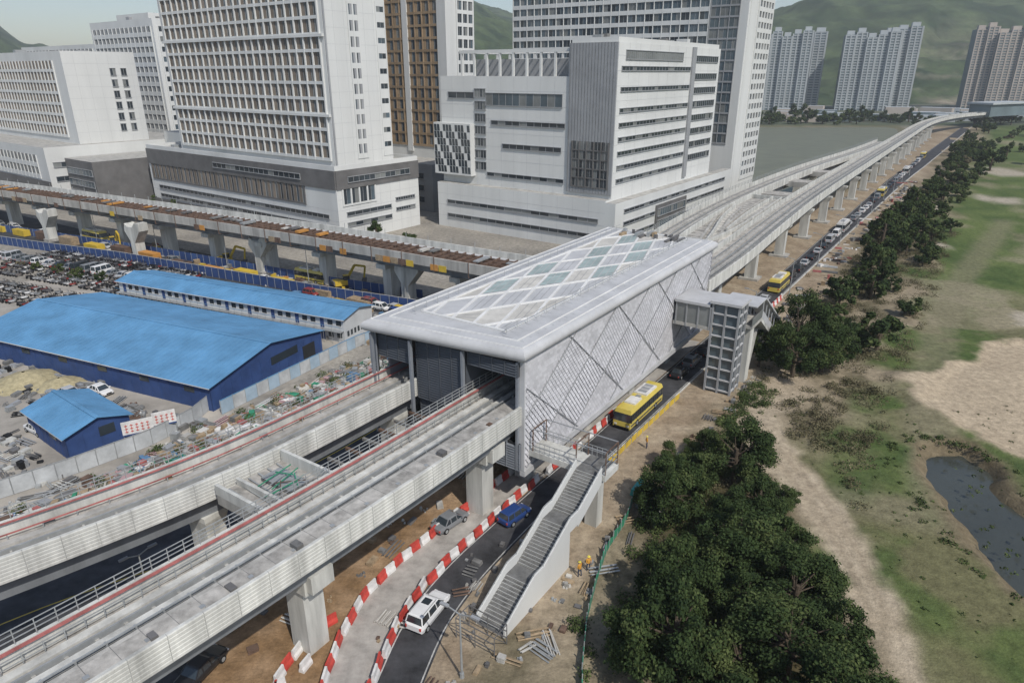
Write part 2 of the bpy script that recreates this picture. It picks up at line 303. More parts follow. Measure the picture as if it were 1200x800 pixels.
# ---------------------------------------------------------------- viaducts
def parapets(mb,pth,hw,zt):
    for s in (-1,1):
        prof=[(s*(hw-.28),zt-.1),(s*(hw-.28),zt+1.3),(s*(hw-.02),zt+1.3)]; z=zt+1.3
        for k in range(7): prof+=[(s*(hw+.03),z-.07),(s*(hw+.03),z-.27),(s*(hw-.02),z-.31)]; z-=.31
        mb.sweep(pth,prof+[(s*(hw-.4),z)],concw)
tan_=mat('timber',(.33,.25,.16),.9,amt=.3,scale=2)
def viaduct(name,path,hw,zt=11.3,rail=None,pier=None,joints=True,redl=True):
    mb=MB(); pth=smoothp(path,2.4)
    mb.sweep(pth,[(-hw+.1,zt-.45),(-hw+.1,zt),(hw-.1,zt),(hw-.1,zt-.45)],deckm); parapets(mb,pth,hw,zt)
    rl=redd if redl else steel
    if joints:
        for x,y,h in place(pth,2.4,1.2):
            F=FR(x,y,h)
            for s in (-1,1): mb.box(F,-.02,.02,s*(hw-.2),s*(hw+.034),zt-.8,zt+1.304,jointc)
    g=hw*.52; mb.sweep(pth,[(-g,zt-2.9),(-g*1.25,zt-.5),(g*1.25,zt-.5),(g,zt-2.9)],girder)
    c=0
    for o in (-.95,.95): mb.sweep(pth,[(c+o-.33,zt-.05),(c+o-.33,zt+.28),(c+o+.33,zt+.28),(c+o+.33,zt-.05)],conc)
    mb.sweep(pth,[(c-.5,zt+.004),(c+.5,zt+.004)],concd,closed=False)
    mb.sweep(pth,[(c-.09,zt+.006),(c-.09,zt+.34),(c+.09,zt+.34),(c+.09,zt+.006)],steel)
    for o in (-1.75,1.75):
        mb.sweep(pth,[(c+o-.04,zt+.45),(c+o-.04,zt+.56),(c+o+.04,zt+.56),(c+o+.04,zt+.45)],rl if o>0 else steel)
    for x,y,h in place(pth,2.4,.6):
        F=FR(x,y,h)
        for o in (-1.75,1.75): mb.box(F,-.05,.05,c+o-.035,c+o+.035,zt,zt+.46,steel)
        mb.box(F,-.08,.08,c-.45,c+.45,zt,zt+.1,conc)
        if redl and U(0,1)<.18: mb.box(F,0,U(.3,1.2),2.0,2.3,zt,zt+U(.2,.5),random.choice([rust,concd,tan_,steel]))
    for s in (rail or []):
        o=s*(hw-.15)
        for zz in (.45,.8,1.15): mb.sweep(pth,[(o-.025,zt+1.27+zz),(o-.025,zt+1.33+zz),(o+.025,zt+1.33+zz),(o+.025,zt+1.27+zz)],steel)
        if redl: mb.sweep(pth,[(o-.32*s-.1,zt+1.2),(o-.32*s-.1,zt+1.28),(o-.32*s+.1,zt+1.28),(o-.32*s+.1,zt+1.2)],redd)
        for x,y,h in place(pth,1.2 if redl else 3): mb.box(FR(x,y,h),-.03,.03,o-.035,o+.035,zt+1.28,zt+2.45,steel)
    for x,y,h in (pier or []):
        F=FR(x,y,h)
        mb.box(F,-1.0,1.0,-1.15,1.15,-.3,zt-4.6,concw); mb.hexa([(*F(-1,-1.15),zt-4.6),(*F(1,-1.15),zt-4.6),(*F(1,1.15),zt-4.6),(*F(-1,1.15),zt-4.6)],[(*F(-1.2,-g-.1),zt-3.4),(*F(1.2,-g-.1),zt-3.4),(*F(1.2,g+.1),zt-3.4),(*F(-1.2,g+.1),zt-3.4)],concw)
        mb.box(F,-1.2,1.2,-g-.1,g+.1,zt-3.4,zt-2.9,concw); mb.box(F,-2,2,-2.2,2.2,-.3,.5,conc)
    mb.obj(name)
def SPH(l): return [(*S(a,p),h) for a,p,h in l]
v1=SP([(-80,7.6),(-60,5.9),(-43,4.7),(-28,3.9),(-14,3.5),(0,3.45),(12,3.45)])
def v1build():
    mb=MB(); pth=smoothp(v1,2.4); zt=11.3; hw=3.4
    mb.sweep(pth,[(-hw+.1,zt-.45),(-hw+.1,zt),(hw-.1,zt),(hw-.1,zt-.45)],deckm); parapets(mb,pth,hw,zt)
    for x,y,h in place(pth,2.4,1.2):
        F=FR(x,y,h)
        for s in (-1,1): mb.box(F,-.018,.018,s*(hw-.2),s*(hw+.034),zt-.85,zt+1.304,jointc)
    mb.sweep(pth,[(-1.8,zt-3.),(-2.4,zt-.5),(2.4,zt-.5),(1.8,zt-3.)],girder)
    for a,b,h in ((1.75,2.4,.3),(.15,.8,.3)): mb.sweep(pth,[(a,zt-.05),(a,zt+h),(b,zt+h),(b,zt-.05)],concw)
    mb.sweep(pth,[(.8,zt+.004),(1.75,zt+.004)],concd,closed=False); mb.sweep(pth,[(-.75,zt+.004),(.15,zt+.004)],concd,closed=False)
    mb.sweep(pth,[(1.2,zt+.006),(1.2,zt+.42),(1.35,zt+.42),(1.35,zt+.006)],steel)
    mb.sweep(pth,[(-2.95,zt-.05),(-2.95,zt+.75),(-.75,zt+.75),(-.75,zt-.05)],conc)
    mb.sweep(pth,[(-2.7,zt+.754),(-1.1,zt+.754)],deckm,closed=False)
    mb.sweep(pth,[(-.55,zt+.8),(-.55,zt+.92),(-.45,zt+.92),(-.45,zt+.8)],steel)
    mb.sweep(pth,[(-.28,zt+.4),(-.28,zt+.55),(-.2,zt+.55),(-.2,zt+.4)],steel)
    for i,(x,y,h) in enumerate(place(pth,1.8)):
        F=FR(x,y,h); mb.box(F,-.06,.06,-.54,-.21,zt,zt+.79,steel); mb.box(F,-.12,.12,.8,1.75,zt,zt+.12,conc); mb.box(F,-.02,.02,-2.94,-.74,zt+.6,zt+.757,concd)
        if i%2: mb.box(F,-.25,.1,-2.35,-2.0,zt+.76,zt+.8,steel)
        if U(0,1)<.15: mb.box(F,0,U(.3,.8),-2.5,-2.5+U(.3,1.),zt+.765,zt+.76+U(.1,.4),random.choice([rust,steel,concd,gdark,tan_]))
    for zz in (.4,.75,1.1): mb.sweep(pth,[(3.205,zt+1.3+zz),(3.205,zt+1.36+zz),(3.255,zt+1.36+zz),(3.255,zt+1.3+zz)],steel)
    for zz in (.4,.9): mb.sweep(pth,[(2.625,zt+zz),(2.625,zt+.07+zz),(2.675,zt+.07+zz),(2.675,zt+zz)],steel)
    mb.sweep(pth,[(2.85,zt+1.14),(2.85,zt+1.3),(3.02,zt+1.3),(3.02,zt+1.14)],redd)
    for x,y,h in place(pth,1.2):
        F=FR(x,y,h); mb.box(F,-.03,.03,3.2,3.26,zt+1.28,zt+2.45,steel); mb.box(F,-.03,.03,2.62,2.68,zt,zt+1.,steel)
    for a,p in ((-2.5,3.9),(-26,4.2),(-50,5.2)):
        F=FR(*S(a,p),34.3)
        mb.box(F,-1.0,1.0,-1.1,1.1,-.3,zt-4.6,concw); mb.box(F,-1.3,1.3,-1.9,1.9,zt-4.6,zt-3.003,concw); mb.box(F,-1.1,1.1,-2.6,-1.9,zt-4.2,zt-2.6,concw)
    mb.obj('elevated_rail_viaduct')
v1build()
viaduct('elevated_rail_viaduct',SP([(-90,38),(-70,30.5),(-55,25),(-44,21.3),(-34,18.7),(-26,17.2),(-18,16.6),(0,16.5),(12,16.5)]),2.65,rail=(1,),pier=SPH([(-2.5,16.5,34.3),(-26,17.2,30),(-48,22.4,20)]))
mb=MB()
mb.box(S,-26.5,-19.5,6.85,13.9,10.4,11.35,conc,deckm); mb.box(S,-19.8,-19.49,6.9,13.85,11.35,12.5,concw); mb.box(S,-26.51,-26.2,6.9,14.0,11.35,12.3,concw)
mb.box(S,-24.6,-24.3,6.9,13.8,11.35,12.0,concw); mb.box(S,-23,-21,8.5,12.5,11.35,11.75,concd,steel); mb.box(S,-26.,-20,8,13,9,10.39,girder)
for i in range(6): mb.beam((*S(-25.8+i*.9,7.2),11.4),(*S(-25.5+i*1.0,13.6),11.5),.12,steel)
for i in range(8): mb.beam((*S(-19.2+i*2.4,6.9),8.9),(*S(-19.2+i*2.4,13.9),8.9),.3,rust if i%2 else concd)
for i in range(10): mb.beam((*S(-25.5+U(0,5),8+U(0,4)),11.9),(*S(-25.5+U(0,5),8+U(0,4)),12.2),.08,random.choice([green,steel,rust]))
mb.obj('viaduct_cross_deck')
farR=SP([(56,3.2),(80,3.4),(110,5.),(160,7.),(250,7.6),(330,8.),(420,8.5),(526,9.2),(600,4),(671,-9),(785,-52),(1000,-170)])
viaduct('elevated_rail_viaduct',farR,3.6,pier=[(*S(a,6),34.3) for a in range(80,560,26)],joints=False,rail=(-1,),redl=False)
farL=SP([(56,16.5),(75,18.5),(100,21.5),(148,23.6),(219,21.6),(260,18.5),(300,15.2),(360,13)])
viaduct('elevated_rail_viaduct',farL,3.2,zt=11.33,pier=[(*S(a,20.5 if a<270 else 16),34.3) for a in range(80,350,26)],joints=False,rail=(1,),redl=False)
mb=MB()
mb.face([(*S(a,p),11.2) for a,p in [(57,6),(80,7),(110,8.6),(150,10.4),(150,20.5),(100,18.4),(75,15.5),(57,14)]],deckm)
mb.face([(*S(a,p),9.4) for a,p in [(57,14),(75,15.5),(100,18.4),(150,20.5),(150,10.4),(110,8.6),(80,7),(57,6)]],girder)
mb.sweep(SP([(151,10.4),(151,20.4)]),[(-.3,9.4),(-.3,12.2),(.2,12.2),(.2,9.4)],concw)
for n_,pl in enumerate(([(58,7.4),(75,9),(95,12.5),(115,17),(132,19)],[(58,13.4),(75,12.5),(95,9.6),(120,10),(150,11.5)],[(100,11),(125,13.4),(150,14)])):
    pth=smoothp(SP(pl),2.5); e=n_*.012
    mb.sweep(pth,[(-.15,11.19),(-.15,12.3+e),(.15,12.3+e),(.15,11.19)],concw); mb.sweep(pth,[(1.4,11.19),(1.4,11.6+e),(2.,11.6+e),(2.,11.19)],conc); mb.sweep(pth,[(-2.,11.19),(-2.,11.6+e),(-1.4,11.6+e),(-1.4,11.19)],conc)
    mb.sweep(pth,[(-.9,11.21+e),(.9,11.21+e)],beige,closed=False)
for a in range(160,250,30): mb.box(S,a,a+7,10.5,20,9.6,11.2,conc,deckm)
for a in range(60,148,3): mb.box(S,a,a+.12,8 if a<100 else 10,14 if a<80 else 18,11.18,11.25,concd)
mb.obj('viaduct_junction_deck')
# ---------------------------------------------------------------- station
mb=MB()
af=lambda p:-.8-.12*p
ar=57.6
def ring(o,z):
    p0,p1=-.7+o,19.9-o
    return [(*S(af(p0)+o,p0),z),(*S(ar-o,p0),z),(*S(ar-o,p1),z),(*S(af(p1)+o,p1),z)]
prof=[(.9,17.6)]
for k in range(11):
    t=-1.35+k*(2.9/10); prof.append((.85-.85*math.cos(t),18.42+.72*math.sin(t)))
prof+=[(1.6,19.2),(2.4,19.27),(3.4,19.3)]
rs=[ring(*q) for q in prof]
for r0,r1 in zip(rs[:-1],rs[1:]):
    for i in range(4): j=(i+1)%4; mb.face([r0[i],r0[j],r1[j],r1[i]],roofm)
mb.face(rs[-1],roofm); mb.face(rs[0][::-1],louv)
for i in range(38):
    a=1.5+i*1.5
    mb.beam((*S(a,.9),19.2),(*S(a,3.6),19.31),.05,gwall,.04); mb.beam((*S(a,18.4),19.2),(*S(a,15.6),19.31),.05,gwall,.04)
for o,z in ((.78,19.17),(2.2,19.30)):
    r=ring(o,z)
    for i in range(4): mb.beam(r[i],r[(i+1)%4],.1,white,.1)
Z=19.31
def clip(poly,lo,hi):
    for ax,val,sg in ((0,lo[0],1),(0,hi[0],-1),(1,lo[1],1),(1,hi[1],-1)):
        out=[]
        for i in range(len(poly)):
            a,b=poly[i],poly[(i+1)%len(poly)]; da=(a[ax]-val)*sg; db=(b[ax]-val)*sg
            if da>=0: out.append(a)
            if da*db<0: t=da/(da-db); out.append((a[0]+(b[0]-a[0])*t,a[1]+(b[1]-a[1])*t))
        poly=out
        if len(poly)<3: return []
    return poly
lo=(2.6,3.9); hi=(55.2,15.7); HA=5.0; HP=1.967; SK=.4; seen=set()
for j in range(-1,8):
    for i in range(-2,8):
        cp=3.9+j*HP; ca=3+i*2*HA+(j%2)*HA+(cp-3.9)*SK*2
        dia=[(ca-HA,cp),(ca,cp-HP),(ca+HA,cp),(ca,cp+HP)]
        dia=[(a+(p-cp)*SK*2,p) for a,p in dia]
        c=clip(dia,lo,hi)
        if len(c)<3: continue
        kind=(i*2+j)%5
        cx=sum(q[0] for q in c)/len(c); cy=sum(q[1] for q in c)/len(c)
        ins=[(cx+(q[0]-cx)*.84,cy+(q[1]-cy)*.84) for q in c]
        if min(q[0] for q in dia)>=lo[0] and max(q[0] for q in dia)<=hi[0] and min(q[1] for q in dia)>=lo[1]-.01 and max(q[1] for q in dia)<=hi[1]+.01 and kind in (0,2):
            ins=[(ca+(q[0]-ca)*.84,cp+(q[1]-cp)*.84) for q in dia]
            mb.hexa([(*S(*q),Z-.03) for q in ins],[(*S(*q),Z+.1) for q in ins],roofm)
            def P(s,t_):
                a=ins[0]; b=ins[1]; d_=ins[3]; return (*S(a[0]+(b[0]-a[0])*s+(d_[0]-a[0])*t_,a[1]+(b[1]-a[1])*s+(d_[1]-a[1])*t_),Z+.14)
            for u in range(3):
                for w in range(4):
                    e=.02; mb.face([P(u/3+e,w/4+e),P((u+1)/3-e,w/4+e),P((u+1)/3-e,(w+1)/4-e),P(u/3+e,(w+1)/4-e)],glr)
        else:
            mb.face([(*S(*q),Z+.02) for q in ins],beige if kind in (1,2) else roofm)
            if len(ins)==4:
                for s_ in (.33,.66):
                    a,b,c_,d_=ins; mb.beam((*S(a[0]+(b[0]-a[0])*s_,a[1]+(b[1]-a[1])*s_),Z+.04),(*S(d_[0]+(c_[0]-d_[0])*s_,d_[1]+(c_[1]-d_[1])*s_),Z+.04),.05,gwall,.03)
        for q in range(len(c)):
            a,b=c[q],c[(q+1)%len(c)]
            L_=math.hypot(a[0]-b[0],a[1]-b[1])
            if L_<.2: continue
            key=(round((a[0]+b[0])*2),round((a[1]+b[1])*4))
            if key in seen: continue
            seen.add(key)
            # framing members: each direction at its own level, ends trimmed so that none overlap
            up=.0 if (b[0]-a[0])*(b[1]-a[1])>0 else .012
            if abs(b[1]-a[1])<.01 or abs(b[0]-a[0])<.01: up=.024
            mb.beam((*S(*a),Z+.06+up),(*S(*b),Z+.06+up),.3,white,.16)
for p in (3.4,16.2):
    for zz in (.5,.95): mb.beam((*S(1.5,p),Z+zz),(*S(55.5,p),Z+zz),.04,steel)
    for a in range(2,56,2): mb.beam((*S(a,p),Z-.05),(*S(a,p),Z+.94),.045,steel)
for i in range(14): mb.box(S,53+U(-3,2),54+U(-2,2.3),4+i*.8,4.5+i*.8,Z,Z+U(.3,.8),random.choice([steel,tan_,gdark]))
def zone(a,z):
    s=math.floor((a-(z-4.6)*1.6)/10); t=math.floor((a+(z-4.6)*1.2)/12.5); return (s*7+t*13)%5
for side in (0,1):
    P0=0.0 if side==0 else 19.1; sg=-1 if side==0 else 1
    rows=34; dz=(17.8-5.0)/rows; da=.62 if side==0 else 3
    n=int(57/da)
    for r in range(rows):
        z=5.0+r*dz
        for i in range(n):
            a=i*da+(r%2)*da/2
            if side==0:
                q=zone(a,z); o=[.08,.15,.11,.19,.06][q]*U(.92,1.08); w=[.95,.88,.97,.8,.99][q]
            else: o=.12;w=.98
            mb.face([(*S(a,P0+sg*o),z),(*S(a+da*w,P0+sg*o),z),(*S(a+da*w,P0+sg*.01),z+dz),(*S(a,P0+sg*.01),z+dz)],ribm)
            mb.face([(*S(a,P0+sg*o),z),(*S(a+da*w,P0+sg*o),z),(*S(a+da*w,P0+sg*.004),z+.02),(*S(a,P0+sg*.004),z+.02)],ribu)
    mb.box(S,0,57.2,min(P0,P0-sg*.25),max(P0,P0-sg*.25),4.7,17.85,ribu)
def clipseam(a,dzs,o):
    pts=[(a+(z-4.6)*dzs,z) for z in np.linspace(5,17.8,41) if .2<a+(z-4.6)*dzs<57]
    if len(pts)>2: mb.beam((*S(pts[0][0],o),pts[0][1]),(*S(pts[-1][0],o),pts[-1][1]),.09,gwall,.08)
for i in range(-3,8): clipseam(i*10,1.6,-.19)
for i in range(0,7): clipseam(i*12.5,-1.2,-.2)
mb.box(S,-.1,57.4,-.38,.25,4.25,4.98,roofm); mb.box(S,-.12,.05,-.3,.5,4.98,17.7,roofm)
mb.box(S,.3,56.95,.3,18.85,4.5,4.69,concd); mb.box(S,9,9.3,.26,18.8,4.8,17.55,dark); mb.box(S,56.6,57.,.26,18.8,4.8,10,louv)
mb.box(S,.3,9,.26,.5,4.8,17.55,louvD)
def louvre(a,p0,p1,z0,z1,m=louvD):
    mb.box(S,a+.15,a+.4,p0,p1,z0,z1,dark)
    n=int((z1-z0)/.3)
    for i in range(n): mb.slant(S,a-.02,a+.14,p0,p1,z0+i*.3,z0+i*.3+.05,z0+i*.3+.16,z0+i*.3+.21,m)
    for p in np.arange(p0,p1+.01,(p1-p0)/max(1,round((p1-p0)/1.6))): mb.box(S,a-.05,a+.15,p-.05,p+.05,z0+.01,z1-.01,m)
louvre(-.9,7.0,13.7,10.3,17.55); mb.box(S,-.5,9,7.05,13.65,10.4,17.5,louvD); louvre(-.4,.1,6.9,5,8.2,louv); louvre(-.6,7.02,13.68,5,10.1); louvre(-2.,18.9,19.5,9,17.55,louv)
louvre(-1.6,14.,19.3,14.6,17.54); louvre(-.5,.3,6.7,16.0,17.54); louvre(-.9,14,19,5,8.2)
for p in (.45,7.0,13.7,19.0): mb.box(S,af(p)+.4,af(p)+.8,p-.14,p+.14,5,17.6,louv)
for a in (6,20,34,48):
    for p in (3.5,9.5,16): mb.box(S,a-.9,a+.9,p-.9,p+.9,-.3,4.5,concw)
mb.obj('rail_station')
# ---------------------------------------------------------------- stairs to station
mb=MB(); P0,P1=-9.1,-6.0; a=-16.4; z=0
tread=mat('stair_tread',(.15,.15,.145),.9,amt=.35,scale=1); nos=mat('stair_nosing',(.40,.40,.38),.8,amt=.15)
for fl in range(3):
    n=14; run=.335; rise=7.0/42
    for i in range(n):
        mb.box(S,a+i*run,a+(i+1)*run,P0+.16,P1-.16,max(-.1,z+(i+1)*rise-1.0) if fl==2 else -.1,z+(i+1)*rise,conc,tread)
        mb.box(S,a+i*run-.02,a+i*run+.04,P0+.17,P1-.17,z+(i+1)*rise-.05,z+(i+1)*rise+.005,nos)
    a1=a+n*run; z1=z+n*rise
    for p in (P0,P1-.16):
        if fl<2: mb.slant(S,a,a1,p,p+.16,-.1,z+.95,-.1,z1+.95,wwall)
        else: mb.slant(S,a,a1,p,p+.16,z-.9,z+.95,z1-.9,z1+.95,wwall)
        mb.beam((*S(a,p+.08),z+1.15),(*S(a1,p+.08),z1+1.15),.06,steel)
        for k in range(6): mb.beam((*S(a+k*(a1-a)/5,p+.08),z+k*(z1-z)/5+.9),(*S(a+k*(a1-a)/5,p+.08),z+k*(z1-z)/5+1.14),.05,steel)
    ll=1.6 if fl<2 else 3.2
    mb.box(S,a1,a1+ll,P0+.16,P1-.16,-.1 if fl<1 else z1-.5,z1,conc,tread)
    for p in (P0,P1-.16):
        if fl<2: mb.box(S,a1,a1+ll,p,p+.16,-.1 if fl<1 else z1-.6,z1+.95,wwall); mb.beam((*S(a1,p+.08),z1+1.15),(*S(a1+ll,p+.08),z1+1.15),.06,steel)
    a=a1+ll; z=z1
top=a-3.2
mb.box(S,top+.2,top+3.2,-9.4,.3,6.3,6.98,concw)
for p in np.arange(-9.3,0,.6):
    for aa in (top+.25,top+3.1):
        if aa<top+1 and -9<p<-6: continue
        mb.beam((*S(aa,p),6.9),(*S(aa,p),8.2),.05,steel)
for zz in (7.6,8.2):
    mb.beam((*S(top+3.1,-9.3),zz),(*S(top+3.1,0),zz),.06,steel); mb.beam((*S(top+.25,-6.),zz),(*S(top+.25,0),zz),.06,steel); mb.beam((*S(top+.25,-9.3),zz),(*S(top+3.1,-9.3),zz),.065,steel)
for (aa,p) in ((top+.3,-9.3),(top+3,-9.3),(top+.3,-5.9),(top+3,-5.9),(top+.3,-.6),(top+3,-.6)): mb.beam((*S(aa,p),6.9),(*S(aa,p),9.6),.12,rust)
for p in (-9.3,-5.9,-.6): mb.beam((*S(top+.3,p),9.6),(*S(top+3,p),9.6),.1,rust)
mb.beam((*S(top+.3,-9.3),9.63),(*S(top+.3,-.6),9.63),.09,gwall); mb.beam((*S(top+3,-9.3),9.63),(*S(top+3,-.6),9.63),.09,gwall)
mb.box(S,top+.7,top+2.,-8.4,-7.0,-.2,6.3,concw)
for aa in (-18.6,-16.8):
    for p in (-9.6,-7.6,-5.6): mb.beam((*S(aa,p),0),(*S(aa,p),2.14),.08,gdark)
    for zz in (.7,1.4,2.1): mb.beam((*S(aa,-9.6),zz),(*S(aa,-5.6),zz),.07,gdark)
for p in (-9.6,-5.6): mb.beam((*S(-18.6,p),2.1),(*S(-16.8,p),.1),.06,gdark); mb.beam((*S(-18.6,p),2.1),(*S(-16.8,p),2.1),.06,gdark)
mb.obj('station_staircase')
# lift tower & covered bridge
mb=MB()
mb.box(S,41.3,44.7,-9.7,-6.3,0,13.6,gl2)
for aa in (41.1,43,44.9):
    for p in (-9.9,-8,-6.1): mb.box(S,aa-.14,aa+.14,p-.14,p+.14,0,14,gwall)
for z in np.arange(.4,13.4,1.7):
    for aa in (41.1,44.9): mb.box(S,aa-.1,aa+.1,-9.8,-6.2,z,z+.22,roofm)
    for p in (-9.9,-6.1): mb.box(S,41.2,44.8,p-.1,p+.1,z,z+.22,roofm)
mb.box(S,40.7,45.3,-10.3,-5.7,13.9,14.3,roofm)
mb.box(S,41,47,-5.9,-.2,9.6,10.1,conc); mb.box(S,40.8,47.2,-5.65,-.3,13.2,13.6,roofm); mb.box(S,41.1,41.25,-5.9,-.4,10.1,13.2,gl3); mb.box(S,46.8,46.95,-5.9,-.4,10.1,13.2,gl2)
for p in (-5.8,-4,-2.2,-.6): mb.box(S,40.95,41.1,p-.1,p+.1,9.6,13.2,gwall)
mb.box(S,45.1,50,-11,-6.2,9.55,10.05,conc); mb.box(S,45.1,50.4,-11.3,-6,13.0,13.15,roofm); mb.box(S,45,50,-11,-10.85,10.1,11.3,gl3)
mb.slant(S,50,61,-11,-8,9.4,10.1,2.6,3.3,concw); mb.slant(S,50.4,61.4,-11.3,-7.7,12.85,13.1,6.4,6.7,roofm)
for p in (-11.02,-8.1): mb.slant(S,50,61,p,p+.12,10.0,11.2,3.2,4.4,roofm)
for i in range(6):
    aa=50.3+i*2.1; zb=9.8-i*1.3
    for p in (-10.9,-8.1): mb.beam((*S(aa,p),zb),(*S(aa,p),zb+3.2),.16,gwall)
for (a0,a1) in ((50,53),(58,55)): mb.beam((*S(a0,-9.5),0),(*S(a1,-9.5),7),.7,concw)
mb.box(S,47,49,-10.3,-8.3,-.1,9.6,concw)
mb.obj('lift_tower_footbridge')
# ---------------------------------------------------------------- background elevated line under construction
E=[(-230,254),(-185,231),(-119,194.5),(-54,158),(-6,128),(6,121)]
mb=MB(); pth=smoothp(E,4,2)
mb.sweep(pth,[(-5.2,10.0),(-5.5,10.9),(5.5,10.9),(5.2,10.0)],conc); mb.sweep(pth,[(-2.6,8),(-3.2,9.99),(3.2,9.99),(2.6,8)],girder)
for s in (-1,1): mb.sweep(pth,[(s*5.2,10.4),(s*5.2,12.1),(s*5.58,12.1),(s*5.58,10.2)],concw if s>0 else conc)
mb.sweep(pth,[(2.4,10.91),(5.1,10.91)],roofm,closed=False)
for o in (-4.,-2.3,-.6,1.1): mb.sweep(pth,[(o,10.89),(o,11.7),(o+.25,11.7),(o+.25,10.89)],rust)
for i,(x,y,h) in enumerate(place(pth,2.)):
    F=FR(x,y,h); mb.box(F,-.12,.12,-4.9,2.2,11.4,11.8,rust)
    if i%3==0: mb.beam((*F(0,-5),11),(*F(0,-5),13.2),.12,rust); mb.beam((*F(0,5.35),11),(*F(0,5.35),13.2),.1,steel)
    if U(0,1)<.35: mb.box(F,-.6,.6,U(-4,-1),U(-.5,1),11.81,U(11.95,12.3),random.choice([rust,beige,gdark,steel,concd,orange]))
    if i%4==1: mb.beam((*F(0,-5.62),9.3),(*F(0,-5.62),12.5),.14,rust); mb.beam((*F(0,-5.6),9.4),(*F(0,-3),8.9),.12,rust)
    if U(0,1)<.22: mb.box(F,-.9,.9,-5.68,-5.6,9.6,10.8,random.choice([orange,yel,rust,orange,tan_]))
    if i%6==2: mb.box(F,-3,3,-8.5+U(-.4,.4),-6.5,.1,U(1.,2.4),random.choice([yel,orange,rust,tan_]))
for x,y,h in place(pth,19,6):
    F=FR(x,y,h); mb.box(F,-1.1,1.1,-1.5,1.5,-.2,7,concw); mb.box(F,-1.3,1.3,-3.2,3.2,7,8,concw)
mb.obj('elevated_line_under_construction')
for x,y in ((-132,193),(-97,174),(-59.7,159),(-21.5,136.3)):
    mb=MB(); F=FR(x,y,120)
    sh=[(-.9,-.2),(.9,-.2),(.9,4.2),(3.6,7.4),(3.6,9.4),(2.0,9.4),(.8,8.2),(-1.2,8.2),(-2.2,9.0),(-2.6,7.0),(-.9,4.6)]
    mb.hexa([(*F(u,-1.3),zz) for u,zz in sh],[(*F(u,1.3),zz) for u,zz in sh],concw); mb.box(F,-1.3,1.3,-1.6,1.6,-.1,.8,conc); mb.obj('forked_pier')
# ---------------------------------------------------------------- buildings
GL=[gl1,gl1,gl2,gl1,gl3]
def face_box(mb,F,side,off,s0,s1,d0,d1,z0,z1,m):
    if side=='F': mb.box(F,off-d1,off-d0,s0,s1,z0,z1,m)
    else: mb.box(F,s0,s1,off-d1,off-d0,z0,z1,m)
def pane(mb,F,side,off,s0,s1,d,z0,z1,m):
    if side=='F': q=[F(off-d,s0),F(off-d,s1)]
    else: q=[F(s0,off-d),F(s1,off-d)]
    mb.face([(*q[0],z0),(*q[1],z0),(*q[1],z1),(*q[0],z1)],m)
def facade(mb,F,side,off,s0,s1,z0,z1,nx,nz,pw,sh,wm,d=.35,glass=GL,panel=None,pf=.35,panp=1.):
    dx=(s1-s0)/nx; dz=(z1-z0)/nz
    for j in range(nz):
        z=z0+j*dz
        for i in range(nx):
            s=s0+i*dx
            pane(mb,F,side,off,s,s+dx*.5,.03,z,z+dz,random.choice(glass)); pane(mb,F,side,off,s+dx*.5,s+dx,.03,z,z+dz,random.choice(glass))
            if panel and U(0,1)<panp: face_box(mb,F,side,off,s+dx*(1-pf)-pw/2,s+dx-pw/2,.0,.12,z+sh,z+dz,panel)
            face_box(mb,F,side,off,s+dx*.48-.04,s+dx*.48+.04,0,.1,z+sh,z+dz,gwall)
        if sh>0: face_box(mb,F,side,off,s0,s1,0,d-.06,z,z+sh,wm)
    if pw>0:
        for i in range(nx+1):
            s=s0+i*dx; face_box(mb,F,side,off,s-pw/2,s+pw/2,0,d,z0,z1,wm)
def strips(mb,F,side,off,s0,s1,zs,h,m=gl1,rec=.1,mull=2.5,fr=gwall):
    for z in zs:
        n=max(1,int((s1-s0)/mull))
        for i in range(n+1):
            s=s0+(s1-s0)*i/n; face_box(mb,F,side,off,s-.06,s+.06,0,rec+.08,z,z+h,fr)
            if i<n: pane(mb,F,side,off,s,s+(s1-s0)/n,rec+.02,z,z+h,m if U(0,1)<.8 else gl3)
        face_box(mb,F,side,off,s0-.1,s1+.1,0,rec+.22,z-.18,z,fr); face_box(mb,F,side,off,s0-.1,s1+.1,0,rec+.22,z+h,z+h+.14,fr)
def joints(mb,F,side,off,s0,s1,z0,z1,ds,dz,m=jwall):
    for s in np.arange(s0+ds,s1-.1,ds): face_box(mb,F,side,off,s-.03,s+.03,0,.02,z0,z1,m)
    for z in np.arange(z0+dz,z1-.1,dz): face_box(mb,F,side,off,s0,s1,0,.025,z-.03,z+.03,m)
def roofstuff(mb,F,a0,a1,p0,p1,z,n=10):
    mb.box(F,a0,a0+.4,p0,p1,z,z+1.2,wwall); mb.box(F,a1-.4,a1,p0,p1,z,z+1.2,wwall); mb.box(F,a0+.41,a1-.41,p0,p0+.4,z,z+1.2,wwall); mb.box(F,a0+.41,a1-.41,p1-.4,p1,z,z+1.2,wwall)
    for i in range(n):
        a=U(a0+2,a1-5); p=U(p0+2,p1-5); mb.box(F,a,a+U(1,4),p,p+U(1.5,4),z,z+U(.8,2.8),random.choice([wwall,gwall,steel,concd]))
mb=MB(); F=FR(-48.4,190.2,37)
mb.box(F,0,32,0,103,-.3,20,wwall,conc)
mb.box(F,-.35,-.0,0,103,14.8,19.9,gdark); mb.box(F,0.01,32,-.35,0,14.8,19.9,gdark)
facade(mb,F,'F',0,14,101,9.4,14.7,34,1,.35,.5,gdark,.3,panel=brown,pf=.4); facade(mb,F,'R',0,2,14,10,14.7,4,1,.5,.5,wwall,.3)
